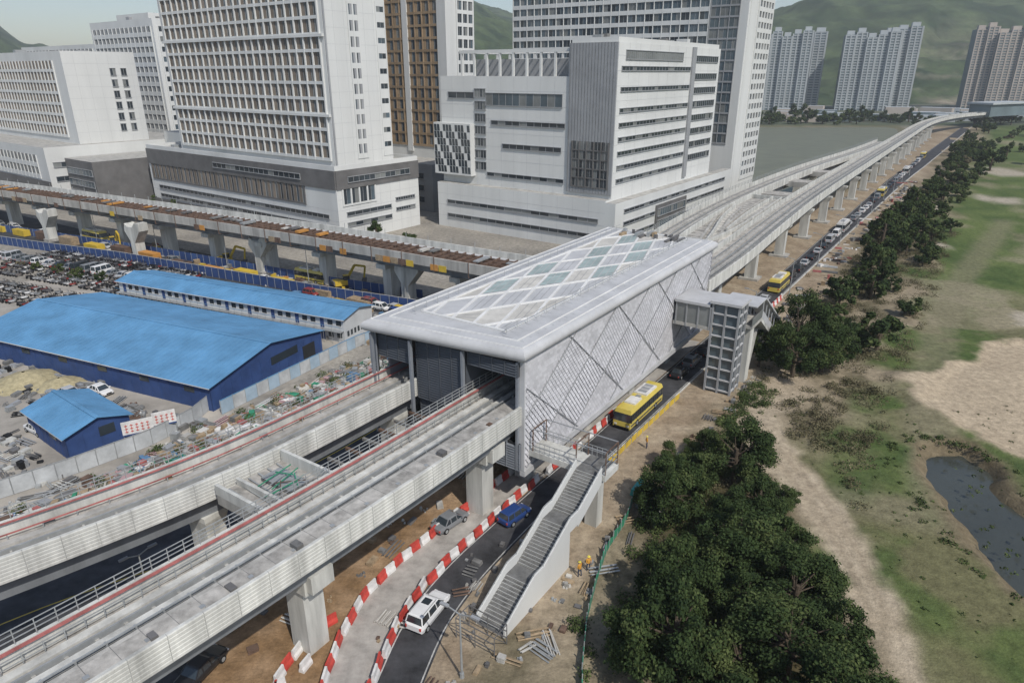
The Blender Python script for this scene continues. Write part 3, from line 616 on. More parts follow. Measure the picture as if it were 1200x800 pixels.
strips(mb,F,'F',0,4,98,[3.4,6.4],1.1); strips(mb,F,'F',-.35,15,60,[16.6],1.4); strips(mb,F,'R',-.35,4,28,[16.5],1.4,mull=2); strips(mb,F,'R',0,3,20,[4.2,7.2],1.); strips(mb,F,'R',0,22,30,[6,9],.8,mull=1)
joints(mb,F,'F',0,0,103,0,9.3,6,3); joints(mb,F,'R',0,0,32,0,14.7,4,3)
mb.box(F,-.3,0,0,103,0,2.6,gdark)
roofstuff(mb,F,0,32,0,103,20,4)
T=FR(-49,194.4,37)
mb.box(T,0,22,0,81,20,96,wwall)
facade(mb,T,'F',0,1.5,79,22,94,23,18,.45,.8,wwall,.5,panel=brown,pf=.36)
for z in (34,54,74): mb.box(T,-.7,0,0,81,z-.3,z+.4,wwall)
facade(mb,T,'R',0,8.5,12,22,94,2,18,.5,1.4,wwall,.25,panel=gwall)
joints(mb,T,'R',0,0,22,20,96,3.5,4); mb.box(T,.1,.6,-.3,0,20,96,gwall)
facade(mb,T,'R',0,18.5,21.6,22,94,1,18,.4,2.6,wwall,.2)
mb.obj('hospital_tower_building')
mb=MB(); F=FR(-21.8,250,37); mb.box(F,0,14,0,36,0,96,wwall)
facade(mb,F,'F',0,4,36,20,95,9,19,.4,.8,ochre,.4,panel=ochre,pf=.35); mb.box(F,-.5,0,0,4,18,96,wwall); mb.box(F,-.5,0,18,20.5,18,96,wwall)
facade(mb,F,'R',0,5,13.5,20,95,3,19,.6,1.2,wwall,.35)
mb.box(F,-14,0,-4,60,0,16,gwall,conc); strips(mb,F,'F',-14,0,56,[3,7,11],1.8); mb.obj('brown_glass_tower')
mb=MB(); F=FR(26.4,183.2,36)
mb.box(F,0,70,0,59,-.3,44,wwall,conc); mb.box(F,.01,70,.01,14,44,52,wwall,conc); mb.box(F,-.5,0,0,13.8,14.5,52,gwall); mb.box(F,.0,12,14.0,14.3,44,51.9,gwall)
for p in np.arange(.9,13.8,.9): mb.box(F,-.56,-.5,p-.03,p+.03,14.5,52,concd)
facade(mb,F,'F',-.5,1.2,12.2,16,28,5,5,.3,.3,gdark,.3,glass=[gl1,gl3])
mb.box(F,-3,0,0,59,0,13.5,wwall,conc); strips(mb,F,'F',-3,2,55,[3.2,7.4],1.,mull=3); joints(mb,F,'F',-3,0,59,0,13.5,5,3.4)
joints(mb,F,'F',0,14,59,13.5,44,4.5,3.8)
strips(mb,F,'F',0,16,41.8,[36.3],3.2,m=gl2,mull=2.2); strips(mb,F,'F',0,15,40,[31.],1.1); strips(mb,F,'F',0,16,36,[24.6],1.2); strips(mb,F,'F',0,46.3,56,[38],1.6); strips(mb,F,'F',0,15,41.7,[16.4],1.)
for z in np.arange(18,41,3.4): strips(mb,F,'F',0,42,46,[z],2.2,mull=1)
mb.box(F,-2.2,0,46.2,60.5,16,31,wwall)
for i in range(12):
    for j in range(7):
        if (i*5+j*3)%4<3:
            p=46.3+i*1.17; z=16.6+j*2; mb.face([(*F(-2.24,p),z),(*F(-2.24,p+1.),z),(*F(-2.24,p+1.15),z+1.9),(*F(-2.24,p+.2),z+1.9)],gl1)
strips(mb,F,'R',0,2,46,[17.5,21,24.6,28.2,31.8,35.4,40.5,45.5],.9,mull=2); strips(mb,F,'R',0,50,68,[19,23,27,31,35,39,43,48],1.6,mull=1.6)
strips(mb,F,'R',0,4,40,[48.2],2.,m=gl3,mull=1.2); mb.box(F,46.5,49.,-.5,0,14,52,gwall)
joints(mb,F,'R',0,0,70,13,52,6,3.6)
mb.box(F,-2.99,84,-3,0,0,13.0,wwall,conc); strips(mb,F,'R',-3,2,21.5,[3,6.6],.8,mull=3); strips(mb,F,'R',-3,45,78,[3,6.6],.8,mull=3); strips(mb,F,'R',-3,2,78,[10.],.8,mull=3); mb.box(F,22,44,-3.4,-3,1.5,9,gdark); strips(mb,F,'R',-3.4,23,43,[2.4,5.8],2.,m=gl2,mull=1.5)
for p in np.arange(14.5,52,4.6):
    for a in (1,12): mb.box(F,a-.3,a+.3,p-.3,p+.3,44,50,wwall)
for a in (1,12): mb.box(F,a-.35,a+.35,14.5,52,50,50.9,wwall)
for p in np.arange(14.5,52,2.3): mb.box(F,1.36,11.6,p-.12,p+.12,50.1,50.6,wwall)
mb.box(F,6,20,18,50,44,48.5,gwall); roofstuff(mb,F,22,68,15,58,44,12); roofstuff(mb,F,.3,69,.3,13.7,52,8)
mb.obj('white_clinic_building')
mb=MB(); F=FR(82,262,35.5); mb.box(F,0,29,0,100,0,108,wwall)
facade(mb,F,'F',0,14,100,45,106,24,15,.25,1.5,wwall,.4,glass=[gl2,gl2,gl1,gl3]); facade(mb,F,'F',0,3,13.5,20,106,3,24,.2,.6,gwall,.3,glass=[gl3,gl2])
facade(mb,F,'R',0,11,28,6,104,5,28,.9,1.5,wwall,.35); joints(mb,F,'R',0,0,11,0,106,3,4); mb.box(F,-14,0,20,100,0,44,gwall); facade(mb,F,'F',-14,20,100,10,42,16,8,.4,1.4,wwall)
mb.box(F,2,9,-.12,0,0,108,wwall); mb.obj('white_tower_building')
mb=MB(); F=FR(-161.8,265,37)
mb.box(F,0,26,0,90,20,51,wwall,conc); facade(mb,F,'F',0,8,88,22,49,26,7,.5,1.,wwall,.4,panel=brown,pf=.3); joints(mb,F,'R',0,0,26,20,51,4,4); strips(mb,F,'R',0,16,18,[24,28,32,36,40,44],2.4,mull=1)
strips(mb,F,'R',0,20,22,[24,28,32,36,40,44],2.4,mull=1)
roofstuff(mb,F,0,26,0,90,51,10)
mb.box(F,-14,45,-4,110,-.3,20,wwall,conc); mb.box(F,-14.3,-14,-4,110,0,8,gdark); facade(mb,F,'F',-14,4,108,8.5,17,30,2,.4,1.6,wwall,.3); strips(mb,F,'R',-4,-12,40,[3,8,13],1.6)
mb.box(F,-8,30,-26,-4.4,-.3,16,gdark,conc); strips(mb,F,'F',-8,-25,-5,[3,7,11],2.,m=gl2); mb.box(F,30.1,50,-60,-4.4,-.3,23,wwall,conc); strips(mb,F,'F',30.1,-58,-6,[5,10,15],2.2)
mb.obj('white_office_building')
mb=MB(); F=FR(-158,330,37); mb.box(F,0,30,0,60,0,66,wwall,conc); mb.box(F,0,30,60,150,0,58,wwall,conc)
facade(mb,F,'F',0,2,58,10,64,14,13,.5,1.8,wwall,.4,panel=gwall); facade(mb,F,'F',0,62,148,10,56,20,11,.5,1.8,wwall,.4,panel=gwall); facade(mb,F,'R',0,2,28,10,64,6,13,.6,2,wwall)
roofstuff(mb,F,0,30,0,60,66,10); mb.box(F,4,20,10,40,66,70,wwall); mb.obj('long_office_block')
ftw=mat('apartment_wall',(.38,.41,.42),.8,amt=.1,scale=.02); ftg=mat('apartment_window',(.13,.17,.185),.5,amt=.2,scale=.05); ftw2=mat('apartment_tan_wall',(.40,.36,.32),.8,amt=.1,scale=.02)  # distance haze is baked into these wall and window colours
def apt(x,y,w,d,h,az,wm=ftw):
    mb=MB(); F=FR(x,y,az); n=max(2,int(w/11))
    for i in range(n):
        p0=i*w/n; st=(i%2)*3; hh=h-(i%3)*3
        mb.box(F,st,d,p0,p0+w/n,0,hh,ftg,wm)
        for z in np.arange(3,hh,3.1):
            mb.box(F,st-.5,st,p0+1.,p0+w/n-1.2,z-.5,z+.9,wm)
            if i==0: mb.box(F,st,d,-.5,p0,z-.5,z+.9,wm)
        mb.box(F,st-.9,st,p0,p0+1.3,0,hh,wm); mb.box(F,st-.9,st,p0+w/n/2-.8,p0+w/n/2+.8,0,hh,wm); mb.box(F,st-.9,st,p0+w/n-1.3,p0+w/n-.02,0,hh,wm)
        mb.box(F,d*.3,d*.6,p0+2,p0+w/n-2,hh,hh+5,wm)
    for k in range(4): mb.box(F,k*d/4,k*d/4+2.5,-.9,0,0,h,wm)
    mb.obj('apartment_tower')
apt(365,905,58,30,92,20); apt(405,960,30,30,94,20); apt(470,900,62,32,91,20); apt(505,920,40,32,98,20); apt(625,960,24,30,100,20,ftw2); apt(660,940,40,30,98,20,ftw2); apt(705,960,40,30,96,20,ftw2)
mb=MB()
for i in range(46):
    x=U(150,900);y=U(690,860); F=FR(x,y,U(0,40)); h=U(3,9); mb.box(F,0,U(8,25),0,U(10,40),0,h,random.choice([ftw,ftw2,ftg]),ftw)
mb.obj('distant_low_buildings')
mb=MB(); F=FR(*S(700,-18),60); mb.box(F,0,60,-9,9,9,19,ftg,ftw); mb.box(F,-2,62,-11,11,19,20.5,ftw); mb.obj('distant_rail_station')
# ---------------------------------------------------------------- sheds
def shed(name,F,L,W,h,rh,wallm,win=False):
    mb=MB()
    mb.box(F,0,W,0,L,-.1,h,wallm)
    for p in (0,L): mb.face([(*F(0,p),h),(*F(W,p),h),(*F(W/2,p),h+rh-.05)],wallm)
    e=.5
    for s0,s1 in ((-e,W/2),(W+e,W/2)):
        z0=h-rh*e/(W/2)
        mb.face([(*F(s0,-e),z0+.05),(*F(s0,L+e),z0+.05),(*F(s1,L+e),h+rh+.05),(*F(s1,-e),h+rh+.05)],blueR)
        mb.face([(*F(s0,-e),z0-.1),(*F(s0,L+e),z0-.1),(*F(s0,L+e),z0+.05),(*F(s0,-e),z0+.05)],white)
        p=-e
        while p<L+e: mb.beam((*F(s0,p),z0+.07),(*F(s1,p),h+rh+.07),.05,blueR,.06); p+=1.0
    mb.beam((*F(W/2,-e),h+rh+.08),(*F(W/2,L+e),h+rh+.08),.5,blueR,.08)
    if win:
        for fl in (0,1):
            for i in range(int(L/1.9)):
                p=.5+i*1.9; z=.8+fl*(h/2)
                if z+1>h: continue
                if i%3==2: pane(mb,F,'F',0,p,p+.85,.04,z-.7,z+1.2,blueD)
                else: pane(mb,F,'F',0,p,p+1.1,.04,z,z+.95,gl1); face_box(mb,F,'F',0,p-.08,p+1.18,0,.1,z-.1,z,white)
        mb.box(F,-1.1,0,0,L,h/2-.06,h/2+.06,steel)
        for i in range(int(L/1.9)): mb.beam((*F(-1.05,i*1.9),0),(*F(-1.05,i*1.9),h/2+1),.06,steel)
        mb.beam((*F(-1.05,0),h/2+1),(*F(-1.05,L),h/2+1),.05,blueR)
        for i in range(8): pane(mb,F,'R',0,.8+i*1.,1.4+i*1.,.04,1,2,gl1)
    else:
        for p in np.arange(0,L,2.): face_box(mb,F,'F',0,p-.05,p+.05,0,.05,0,h,blueD)
        for a in np.arange(0,W,2.): face_box(mb,F,'R',0,a-.05,a+.05,0,.05,0,h,blueD)
        mb.box(F,W*.5,W*.75,-.06,0,h-1.6,h-.3,gl1)
        if W>10: mb.box(F,W*.8,W*.92,-.08,0,0,h*.7,dark)
        for p in np.arange(3,L-3,9): pane(mb,F,'F',0,p,p+2,.07,h-1.5,h-.7,gl1)
    mb.obj(name)
shed('blue_roofed_warehouse',YF,54,24.5,3.9,2.2,blueD)
shed('site_office_cabins',FR(-29.8,113.4,24.5),57.7,8.5,4.6,.9,mat('cabin_wall',(.52,.54,.55),.6,amt=.1),win=True)
shed('blue_site_shed',FR(-54.9,73.6,37),12.1,7.7,3.4,1.2,blueD)
def fence(name,path,h,m,post=steel,step=2.2,wav=0,cap=None):
    mb=MB(); pp=place(dens(path,1.),step)
    for i,(a,b) in enumerate(zip(pp[:-1],pp[1:])):
        h0=h*(1-U(0,wav)); h1=h*(1-U(0,wav)); ox=U(-.1,.1)*(wav>0)
        mm=m if not isinstance(m,list) else m[i%len(m)]
        mb.hexa([(a[0],a[1],.05),(b[0],b[1],.05),(b[0]+.04,b[1]+.05,.05),(a[0]+.04,a[1]+.05,.05)],[(a[0]+ox,a[1],h0),(b[0],b[1]+ox,h1),(b[0]+.04,b[1]+.05,h1),(a[0]+.04,a[1]+.05,h0)],mm)
        mb.beam((a[0],a[1],0),(a[0],a[1],h+.08),.09,post)
        if cap: mb.beam((a[0],a[1],h),(b[0],b[1],h),.09,cap)
    mb.obj(name)
fence('blue_hoarding_fence',[(-175,203),(-133,184),(-101,171),(-70,155.5),(-40,140.4),(-21,132),(-12,127)],2.4,blueD,cap=jwall)
fence('blue_hoarding_fence',[(-175,215),(-101,180),(-70,164),(-40,148),(-18,138)],2.2,[blueD,blueD,mat('blue2',(.05,.1,.24),.6)])
fence('white_hoarding_fence',[(-62,62),(-53.4,69.8),(-47,77),(-44,83),(-43,90)],2.3,mat('hoarding_white',(.45,.47,.48),.6,amt=.25),cap=steel)
fence('blue_white_hoarding',[(-41,86),(-33,101),(-27,112),(-23,116)],2.2,[mat('hoarding_pale_blue',(.33,.43,.52),.6),mat('hoarding_white',(.45,.47,.48))],cap=blueR)
fence('green_safety_netting',[(14,66),(12.4,61.5),(9.6,56.5),(8.1,52.2),(6.6,47),(5.6,41.2),(5,34)],1.3,green,wav=.5,step=1.1)
fence('yellow_site_fence',SP([(9,-3.9),(22,-3.9),(36,-4.1)]),1.0,yel,step=1.8,wav=.15)
def barriers(path,name='red_white_barrier',h=.95):
    mb=MB()
    for i,(x,y,hd) in enumerate(place(smoothp(path,1,2),1.32)):
        if U(0,1)<.06: continue
        F=FR(x+U(-.12,.12),y+U(-.12,.12),hd+U(-9,9)); m=red if i%2 else whiteP
        pr=[(-.26,0),(-.24,.25),(-.12,.5),(-.09,h),(.09,h),(.12,.5),(.24,.25),(.26,0)]
        mb.hexa([(*F(-.6,p),z) for p,z in pr],[(*F(.6,p),z) for p,z in pr],m)
    mb.obj(name)
barriers([(-15,38),(-14.9,41.2),(-14.4,47.7),(-12.2,52.9),(-8.,59.4),(-3,66.8),S(9,5)]); barriers([(-12.0,33),(-11.1,40.4),(-10,47.2),(-6.9,54.1),(-2.1,61.5),(2.2,68),S(13,1.3)])
barriers([(-16.5,36),(-19,40),(-17.5,45),(-15.5,47)]); barriers([S(13,1.4),S(30,1.6)]); barriers([(-48,56),(-40,60),(-33,66),(-28,72)]); barriers([(-20,38),(-17,41),(-16.5,43)])
barriers([S(60,-3.8),S(95,-4)],h=1.0)
# ---------------------------------------------------------------- vehicles
CM={}
def carpaint(c):
    k='car_paint_%d_%d_%d'%tuple(int(x*100) for x in c); return mat(k,c,.3,amt=.08,scale=.5,spec=.6)
def carmesh(kind,c):
    key=(kind,c)
    if key in CM: return CM[key]
    mb=MB(); pt=carpaint(c); F=lambda x,y:(x,y)
    L,W,Hh=dict(suv=(4.9,1.9,1.82),car=(4.5,1.8,1.45),van=(5.2,1.95,2.2),mini=(4.,1.7,1.6))[kind]
    hood=dict(suv=1.25,car=1.2,van=.75,mini=.85)[kind]; belt=dict(suv=1.12,car=.9,van=1.2,mini=1.0)[kind]; boot=dict(suv=.12,car=.75,van=.08,mini=.1)[kind]
    st=[(-L/2,.80,.45,belt*.86),(-L/2+.12,.93,.3,belt*.97),(-L/2+boot+.3,1,.25,belt),(0,1,.25,belt),(L/2-hood,1,.25,belt*.98),(L/2-.45,.97,.27,belt*.86),(L/2-.1,.88,.32,belt*.74),(L/2,.72,.42,belt*.6)]
    rows=[]
    for x,w,zb,zt in st:
        w=w*W/2; rows.append([(x,-w*.9,zb),(x,-w,(zb+zt)*.5),(x,-w*.93,zt-.05),(x,-w*.8,zt),(x,w*.8,zt),(x,w*.93,zt-.05),(x,w,(zb+zt)*.5),(x,w*.9,zb)])
    for r0,r1 in zip(rows[:-1],rows[1:]):
        for j in range(8): j2=(j+1)%8; mb.face([r0[j],r1[j],r1[j2],r0[j2]],pt)
    mb.face(rows[0],pt); mb.face(rows[-1][::-1],pt)
    xb=-L/2+boot+.05; xf=L/2-hood+.1; wb=W/2*.9; wt=W/2*.74; xr=xb+(.2 if kind!='car' else .55); xt=xf-(.75 if kind!='van' else .5); z0=belt-.03; z1=Hh-.06
    mb.hexa([(xb,-wb,z0),(xf,-wb,z0),(xf,wb,z0),(xb,wb,z0)],[(xr,-wt,z1),(xt,-wt,z1),(xt,wt,z1),(xr,wt,z1)],gl1,pt)
    mb.hexa([(xr-.04,-wt-.03,z1-.03),(xt+.06,-wt-.03,z1-.03),(xt+.06,wt+.03,z1-.03),(xr-.04,wt+.03,z1-.03)],[(xr+.12,-wt+.1,Hh),(xt-.15,-wt+.1,Hh),(xt-.15,wt-.1,Hh),(xr+.12,wt-.1,Hh)],pt)
    for sgn in (-1,1):
        for i,t in enumerate((0,.36,.7,1)):
            if i in(0,3): a=Vector((xb if i==0 else xf,sgn*wb,z0)); b=Vector((xr if i==0 else xt,sgn*wt,z1))
            else: xx=xb+(xf-xb)*t-.1; a=Vector((xx,sgn*(wb+.005),z0)); b=Vector((xx*.9+(xr+xt)*.05,sgn*(wt+.005),z1))
            mb.beam(a,b,.1,pt,.05)
        if kind=='suv': mb.beam((xr+.2,sgn*(wt-.04),Hh+.05),(xt-.2,sgn*(wt-.04),Hh+.05),.05,steel)
        for wx in (-L/2+.85,L/2-.9):
            mb.cyl((wx,sgn*(W/2-.22),.34),(wx,sgn*(W/2+.01),.34),.34,.34,blackM,14); mb.cyl((wx,sgn*(W/2),.34),(wx,sgn*(W/2+.03),.34),.2,.2,steel,10)
        mb.box(F,L/2-.28,L/2-.04,sgn*W*.28,sgn*W*.43,belt*.62,belt*.72,whiteP); mb.box(F,-L/2-.02,-L/2+.1,sgn*W*.33,sgn*W*.42,belt*.6,belt*.85,red)
        mb.box(F,xf-.35,xf-.15,sgn*(W/2),sgn*(W/2+.18),belt-.05,belt+.1,pt)
    mb.box(F,L/2-.06,L/2+.02,-.4,.4,.45,.62,blackM)
    if kind=='suv': mb.box(F,xt-1.1,xt-.35,-wt*.55,wt*.55,Hh-.01,Hh+.012,gl1)
    me=mb.mesh(kind); CM[key]=me; return me
def veh(name,me,x,y,head):
    o=D.objects.new(name,me); o.location=(x,y,.02); o.rotation_euler=(0,0,R(90-head)); C.collection.objects.link(o)
W_=(.70,.70,.69);K_=(.02,.02,.022);G_=(.2,.21,.22);SV=(.42,.43,.44);BL=(.025,.06,.20);RD=(.24,.04,.035)
def busmesh(c1,c2,L=11):
    key=('bus',c1,L)
    if key in CM: return CM[key]
    mb=MB(); p1=carpaint(c1);p2=carpaint(c2); F=lambda x,y:(x,y); w=1.25
    mb.hexa([(-L/2,-w,.35),(L/2,-w,.35),(L/2,w,.35),(-L/2,w,.35)],[(-L/2,-w,1.3),(L/2,-w,1.3),(L/2,w,1.3),(-L/2,w,1.3)],p1)
    mb.hexa([(-L/2+.01,-w+.01,1.3),(L/2-.01,-w+.01,1.3),(L/2-.01,w-.01,1.3),(-L/2+.01,w-.01,1.3)],[(-L/2+.05,-w+.05,2.45),(L/2-.2,-w+.05,2.45),(L/2-.2,w-.05,2.45),(-L/2+.05,w-.05,2.45)],gl1)
    mb.hexa([(-L/2+.04,-w+.02,2.44),(L/2-.18,-w+.02,2.44),(L/2-.18,w-.02,2.44),(-L/2+.04,w-.02,2.44)],[(-L/2+.2,-w+.2,3.0),(L/2-.35,-w+.2,3.0),(L/2-.35,w-.2,3.0),(-L/2+.2,w-.2,3.0)],p1)
    mb.box(F,-L*.34,-L*.02,-.95,.95,2.99,3.25,whiteP); mb.box(F,L*.1,L*.3,-.8,.8,2.99,3.22,whiteP); mb.box(F,.1,.7,-.35,.35,2.99,3.1,gwall)
    for k in range(3): mb.box(F,-L*.32+k*1.05,-L*.32+k*1.05+.8,-.6,.6,3.24,3.3,gwall)
    for s in (-1,1):
        for i in range(8): x=-L/2+.3+i*(L-.8)/7; mb.beam((x,s*w,1.3),(x,s*(w-.04),2.45),.1,p2)
        mb.box(F,-L/2+.3,L/2-.3,s*(w-.01),s*(w+.01),.6,.85,p2)
        for wx in (-L/2+2.4,L/2-2.3): mb.cyl((wx,s*(w-.3),.48),(wx,s*(w+.02),.48),.48,.48,blackM,14); mb.cyl((wx,s*w,.48),(wx,s*(w+.04),.48),.25,.25,steel,10)
        mb.box(F,L/2-.02,L/2+.04,s*.7,s*1.1,.7,.9,whiteP); mb.box(F,-L/2-.04,-L/2+.02,s*.9,s*1.15,.9,1.2,red)
    mb.box(F,L/2-.02,L/2+.06,-1.1,1.1,.36,.55,blackM); mb.beam((L/2-.1,w,2.3),(L/2+.35,w+.25,2.1),.08,blackM); mb.box(F,L/2+.25,L/2+.4,w+.15,w+.35,1.6,2.1,blackM)
    me=mb.mesh('bus'); CM[key]=me; return me
YB=(.60,.48,.10); BK=(.05,.05,.05)
veh('suv',carmesh('suv',W_),-7.4,47.6,26); veh('car',carmesh('mini',BL),.3,61.8,42)
veh('bus',busmesh(YB,BK),*S(28,-1.2),214.3)
veh('car',carmesh('car',K_),*S(-33,9),20); veh('car',carmesh('car',G_),-6.6,60.8,40)
for a,p,k_,c in [(44,-1,'car',K_),(49.5,-1,'suv',G_),(55.,-1.1,'car',K_),(61,-1.2,'car',W_)]: veh('car' if k_=='car' else 'suv',carmesh(k_,c),*S(a,p),34.3)
a=68; cols=[K_,G_,SV,K_,G_,W_,K_,W_,K_,SV]; i=0
while a<420:
    p=-1.6-(a-100)*.004
    if i%9==4: veh('bus',busmesh(YB if i%18==4 else (.55,.55,.53),BK,9),*S(a+2,p),34.3); a+=12
    else:
        kd=random.choice(['car','car','suv','van','mini']); veh({'mini':'car'}.get(kd,kd),carmesh(kd,random.choice(cols)),*S(a,p),34.3); a+=U(6.5,10)
    i+=1
cols=[K_,G_,SV,K_,W_,BL,RD,W_]
for x,y,c in ((-62,93,W_),(-59,95.5,W_),(-63.6,81,W_),(-66,92,SV)): veh('parked_car',carmesh('car',c),x,y,120)
for t in range(26):
    f=U(0,1); x=-200+f*190; y=244-f*115; veh('car',carmesh(random.choice(['car','suv','mini']),random.choice(cols)),x+U(-3,3)-3,y-5+U(-1,1),121)
for x,y in ((-46,158),(-120,200)): veh('bus',busmesh(YB,BK,9),x,y-6,121)
for t in range(14): veh('parked_car',carmesh(random.choice(['car','suv']),random.choice(cols)),-30-t*3.2,130+t*1.45,24)
for t in range(22): veh('parked_car',carmesh(random.choice(['car','suv','van']),random.choice([K_,G_,SV,W_,W_])),-78-t*3.4,150+t*1.5,24)
def excav(x,y,h):
    mb=MB(); F=FR(x,y,h)
    for p in (-1.3,.8): mb.box(F,-1.8,1.8,p,p+.5,0,.8,blackM)
    mb.box(F,-1.9,1.3,-1.2,1.2,.9,2.0,yel); mb.box(F,.2,1.4,-1.2,-.1,2.0,3.0,gl1); mb.box(F,.15,1.45,-1.25,-.05,3.0,3.1,yel); mb.box(F,-2.2,-1.2,-1.1,1.1,1.1,1.9,gdark)
    mb.beam((*F(1.2,.3),1.8),(*F(3.2,.3),4.8),.4,yel,.5); mb.beam((*F(3.2,.3),4.8),(*F(5.6,.3),4.2),.4,yel,.45); mb.beam((*F(5.6,.3),4.2),(*F(5.2,.3),1.6),.3,yel,.35)
    mb.hexa([(*F(4.6,-.2),.6),(*F(5.5,-.2),.4),(*F(5.5,.8),.4),(*F(4.6,.8),.6)],[(*F(5,-.2),1.6),(*F(5.7,-.2),1.7),(*F(5.7,.8),1.7),(*F(5,.8),1.6)],gdark); mb.obj('excavator')
excav(-72,167,100); excav(-38,147,60); excav(-110,186,140)
def moto(mb,F,m):
    mb.cyl((*F(-.65,-.05),.3),(*F(-.65,.05),.3),.3,.3,blackM,8); mb.cyl((*F(.65,-.05),.3),(*F(.65,.05),.3),.3,.3,blackM,8)
    mb.hexa([(*F(-.7,-.16),.45),(*F(.4,-.16),.35),(*F(.4,.16),.35),(*F(-.7,.16),.45)],[(*F(-.8,-.14),.85),(*F(.35,-.12),.7),(*F(.35,.12),.7),(*F(-.8,.14),.85)],m,blackM)
    mb.beam((*F(.65,0),.3),(*F(.4,0),1.05),.12,m); mb.beam((*F(.4,-.35),1.08),(*F(.4,.35),1.08),.06,blackM)
mb=MB(); ms=[carpaint(c) for c in (K_,G_,K_,(.08,.08,.085),G_,SV,(.1,.1,.11),(.16,.14,.13),SV,W_,RD)]
MF=FR(-76,140,113.6)
for r in range(14):
    if r in (4,9): continue
    for i in range(58):
        if U(0,1)<.12 or i in (20,21,40,41): continue
        moto(mb,FR(*MF(-i*.95+U(-.15,.15)-4,-r*2.7+U(-.2,.2)+20),23+U(-8,8)),random.choice(ms))
mb.obj('parked_motorcycles')
# ---------------------------------------------------------------- clutter
def pile(name,F,a0,a1,p0,p1,n,pal,s=1.):
    mb=MB()
    for i in range(n):
        a=U(a0,a1);p=U(p0,p1); G=FR(*F(a,p),U(0,360) if U(0,1)<.4 else 24+random.choice([0,90])); m=random.choice(pal); t=random.random(); e=U(0,.03)
        if t<.3:
            h=U(.2,1.2)*s; w=U(.4,.9)*s
            for k in range(int(h/.2)+1): mb.box(G,-w+U(0,.1),w,-w*.7,w*.7,k*.2+e,k*.2+.15+e,m)
        elif t<.55:
            l=U(1,3)*s
            for k in range(random.randint(3,7)): mb.cyl((*G(-l,k*.22),.12+(k%2)*.15),(*G(l,k*.22+U(-.1,.1)),.12+(k%2)*.15),.07,.07,m,5)
        elif t<.8:
            for k in range(random.randint(2,6)):
                x,y=U(-.8,.8)*s,U(-.8,.8)*s; r=U(.2,.42)*s; b=[(*G(x+r*math.cos(j*1.047),y+r*math.sin(j*1.047)),-.02) for j in range(6)]; tt=[(*G(x+r*.6*math.cos(j*1.047),y+r*.6*math.sin(j*1.047)),r*U(.9,1.4)) for j in range(6)]; mb.hexa(b,tt,m)
        else:
            w,l,h=U(.2,.7)*s,U(.4,1.3)*s,U(.2,.8)*s; mb.hexa([(*G(-l,-w),-.02),(*G(l,-w),-.02),(*G(l,w),-.02),(*G(-l,w),-.02)],[(*G(-l*.9,-w*.8),h),(*G(l,-w),h*.8),(*G(l*.9,w*.9),h),(*G(-l,w),h*.9)],m)
    mb.obj(name)
pink=mat('faded_pink',(.42,.28,.28),.8); tan=tan_; cyan=mat('blue_tarp',(.10,.20,.33),.7)
PAL=[steel,tan,whiteP,redd,pink,cyan,rust,concw,conc,gwall,beige,tan,green,concd]
DULL=[tan,conc,steel,gdark,rust,concd,beige,concd,tan]
pile('construction_material_pile',S,-38,30,35.5,45,900,PAL,.85)
pile('construction_material_pile',S,0,34,27,36,260,PAL+[tan,steel],.85)
pile('motorbike_yard_clutter',FR(-66,84,37),-6,14,4,34,260,[gdark,steel,concd,blackM,gwall,concd],.7)
pile('motorbike_yard_clutter',FR(-68,66,37),-6,12,-12,8,260,[gdark,steel,concd,blackM,gwall,concw],.7)
pile('steel_formwork_stack',YF,-9,-3,-3,26,110,[rust,steel,gdark,concd],.8)
pile('site_debris',S,-30,12,6,14,60,DULL,.55); pile('site_debris',S,-24,0,-1,.5,10,DULL,.3)
pile('site_debris',S,-20,50,-12.5,-9.8,80,DULL,.5); pile('site_debris',FR(-1,38,10),0,20,-4,6,36,DULL,.5)
pile('construction_material_pile',FR(-10,126,121),-120,0,-4,6,300,DULL+[yel,redd,whiteP,orange])
pile('construction_material_pile',FR(-16,112,121),-50,0,-6,10,160,DULL+[cyan,whiteP])
pile('site_debris',S,60,300,-10,-5,160,DULL+[redd,whiteP],.9)
mb=MB(); mb.hexa([(*S(9,-9.6),.1),(*S(12.5,-9.4),.1),(*S(12.5,-8.6),.1),(*S(9,-8.8),.1)],[(*S(9.1,-9.5),.8),(*S(12.3,-9.3),.9),(*S(12.4,-8.7),.8),(*S(9.1,-8.9),.9)],teal); mb.cyl((*S(7,-13),0),(*S(7,-13),1.1),1.0,1.0,conc,16); mb.obj('precast_pipe_and_tarp')
mb=MB(); sandm=mat('sand',(.38,.33,.2),.95,amt=.25,scale=1.5)
for cx,cy,r,h in ((-76,97,5,1.8),(-70,96,3.5,1.2)):
    pr=[[(cx+r*k*math.cos(j*.3927)*U(.9,1.1),cy+r*k*math.sin(j*.3927)*U(.9,1.1),h*(1-k)**.8) for j in range(16)] for k in (1,.75,.5,.25,.05)]
    for r0,r1 in zip(pr[:-1],pr[1:]):
        for j in range(16): mb.face([r0[j],r0[(j+1)%16],r1[(j+1)%16],r1[j]],sandm)
mb.obj('sand_heap')
for (x,y,w) in ((-49.6,76.8,3.4),(-47,79.4,2.6)):
    mb=MB(); F=FR(x,y,60)
    for a in (0,w): mb.beam((*F(a,0),0),(*F(a,0),3.6),.12,steel)
    mb.box(F,-.1,w+.1,-.12,-.03,1.7,3.7,whiteP)
    for i in range(int(w/.62)):
        for st in range(3): mb.box(F,.24+i*.62,.58+i*.62,-.17,-.125,2.25+st*.42,2.33+st*.42,red)
        mb.box(F,.37+i*.62,.43+i*.62,-.18,-.125,2.15,3.3,red)
    mb.box(F,-.09,w+.09,-.17,-.125,1.72,1.9,blueD); mb.obj('site_sign_board')
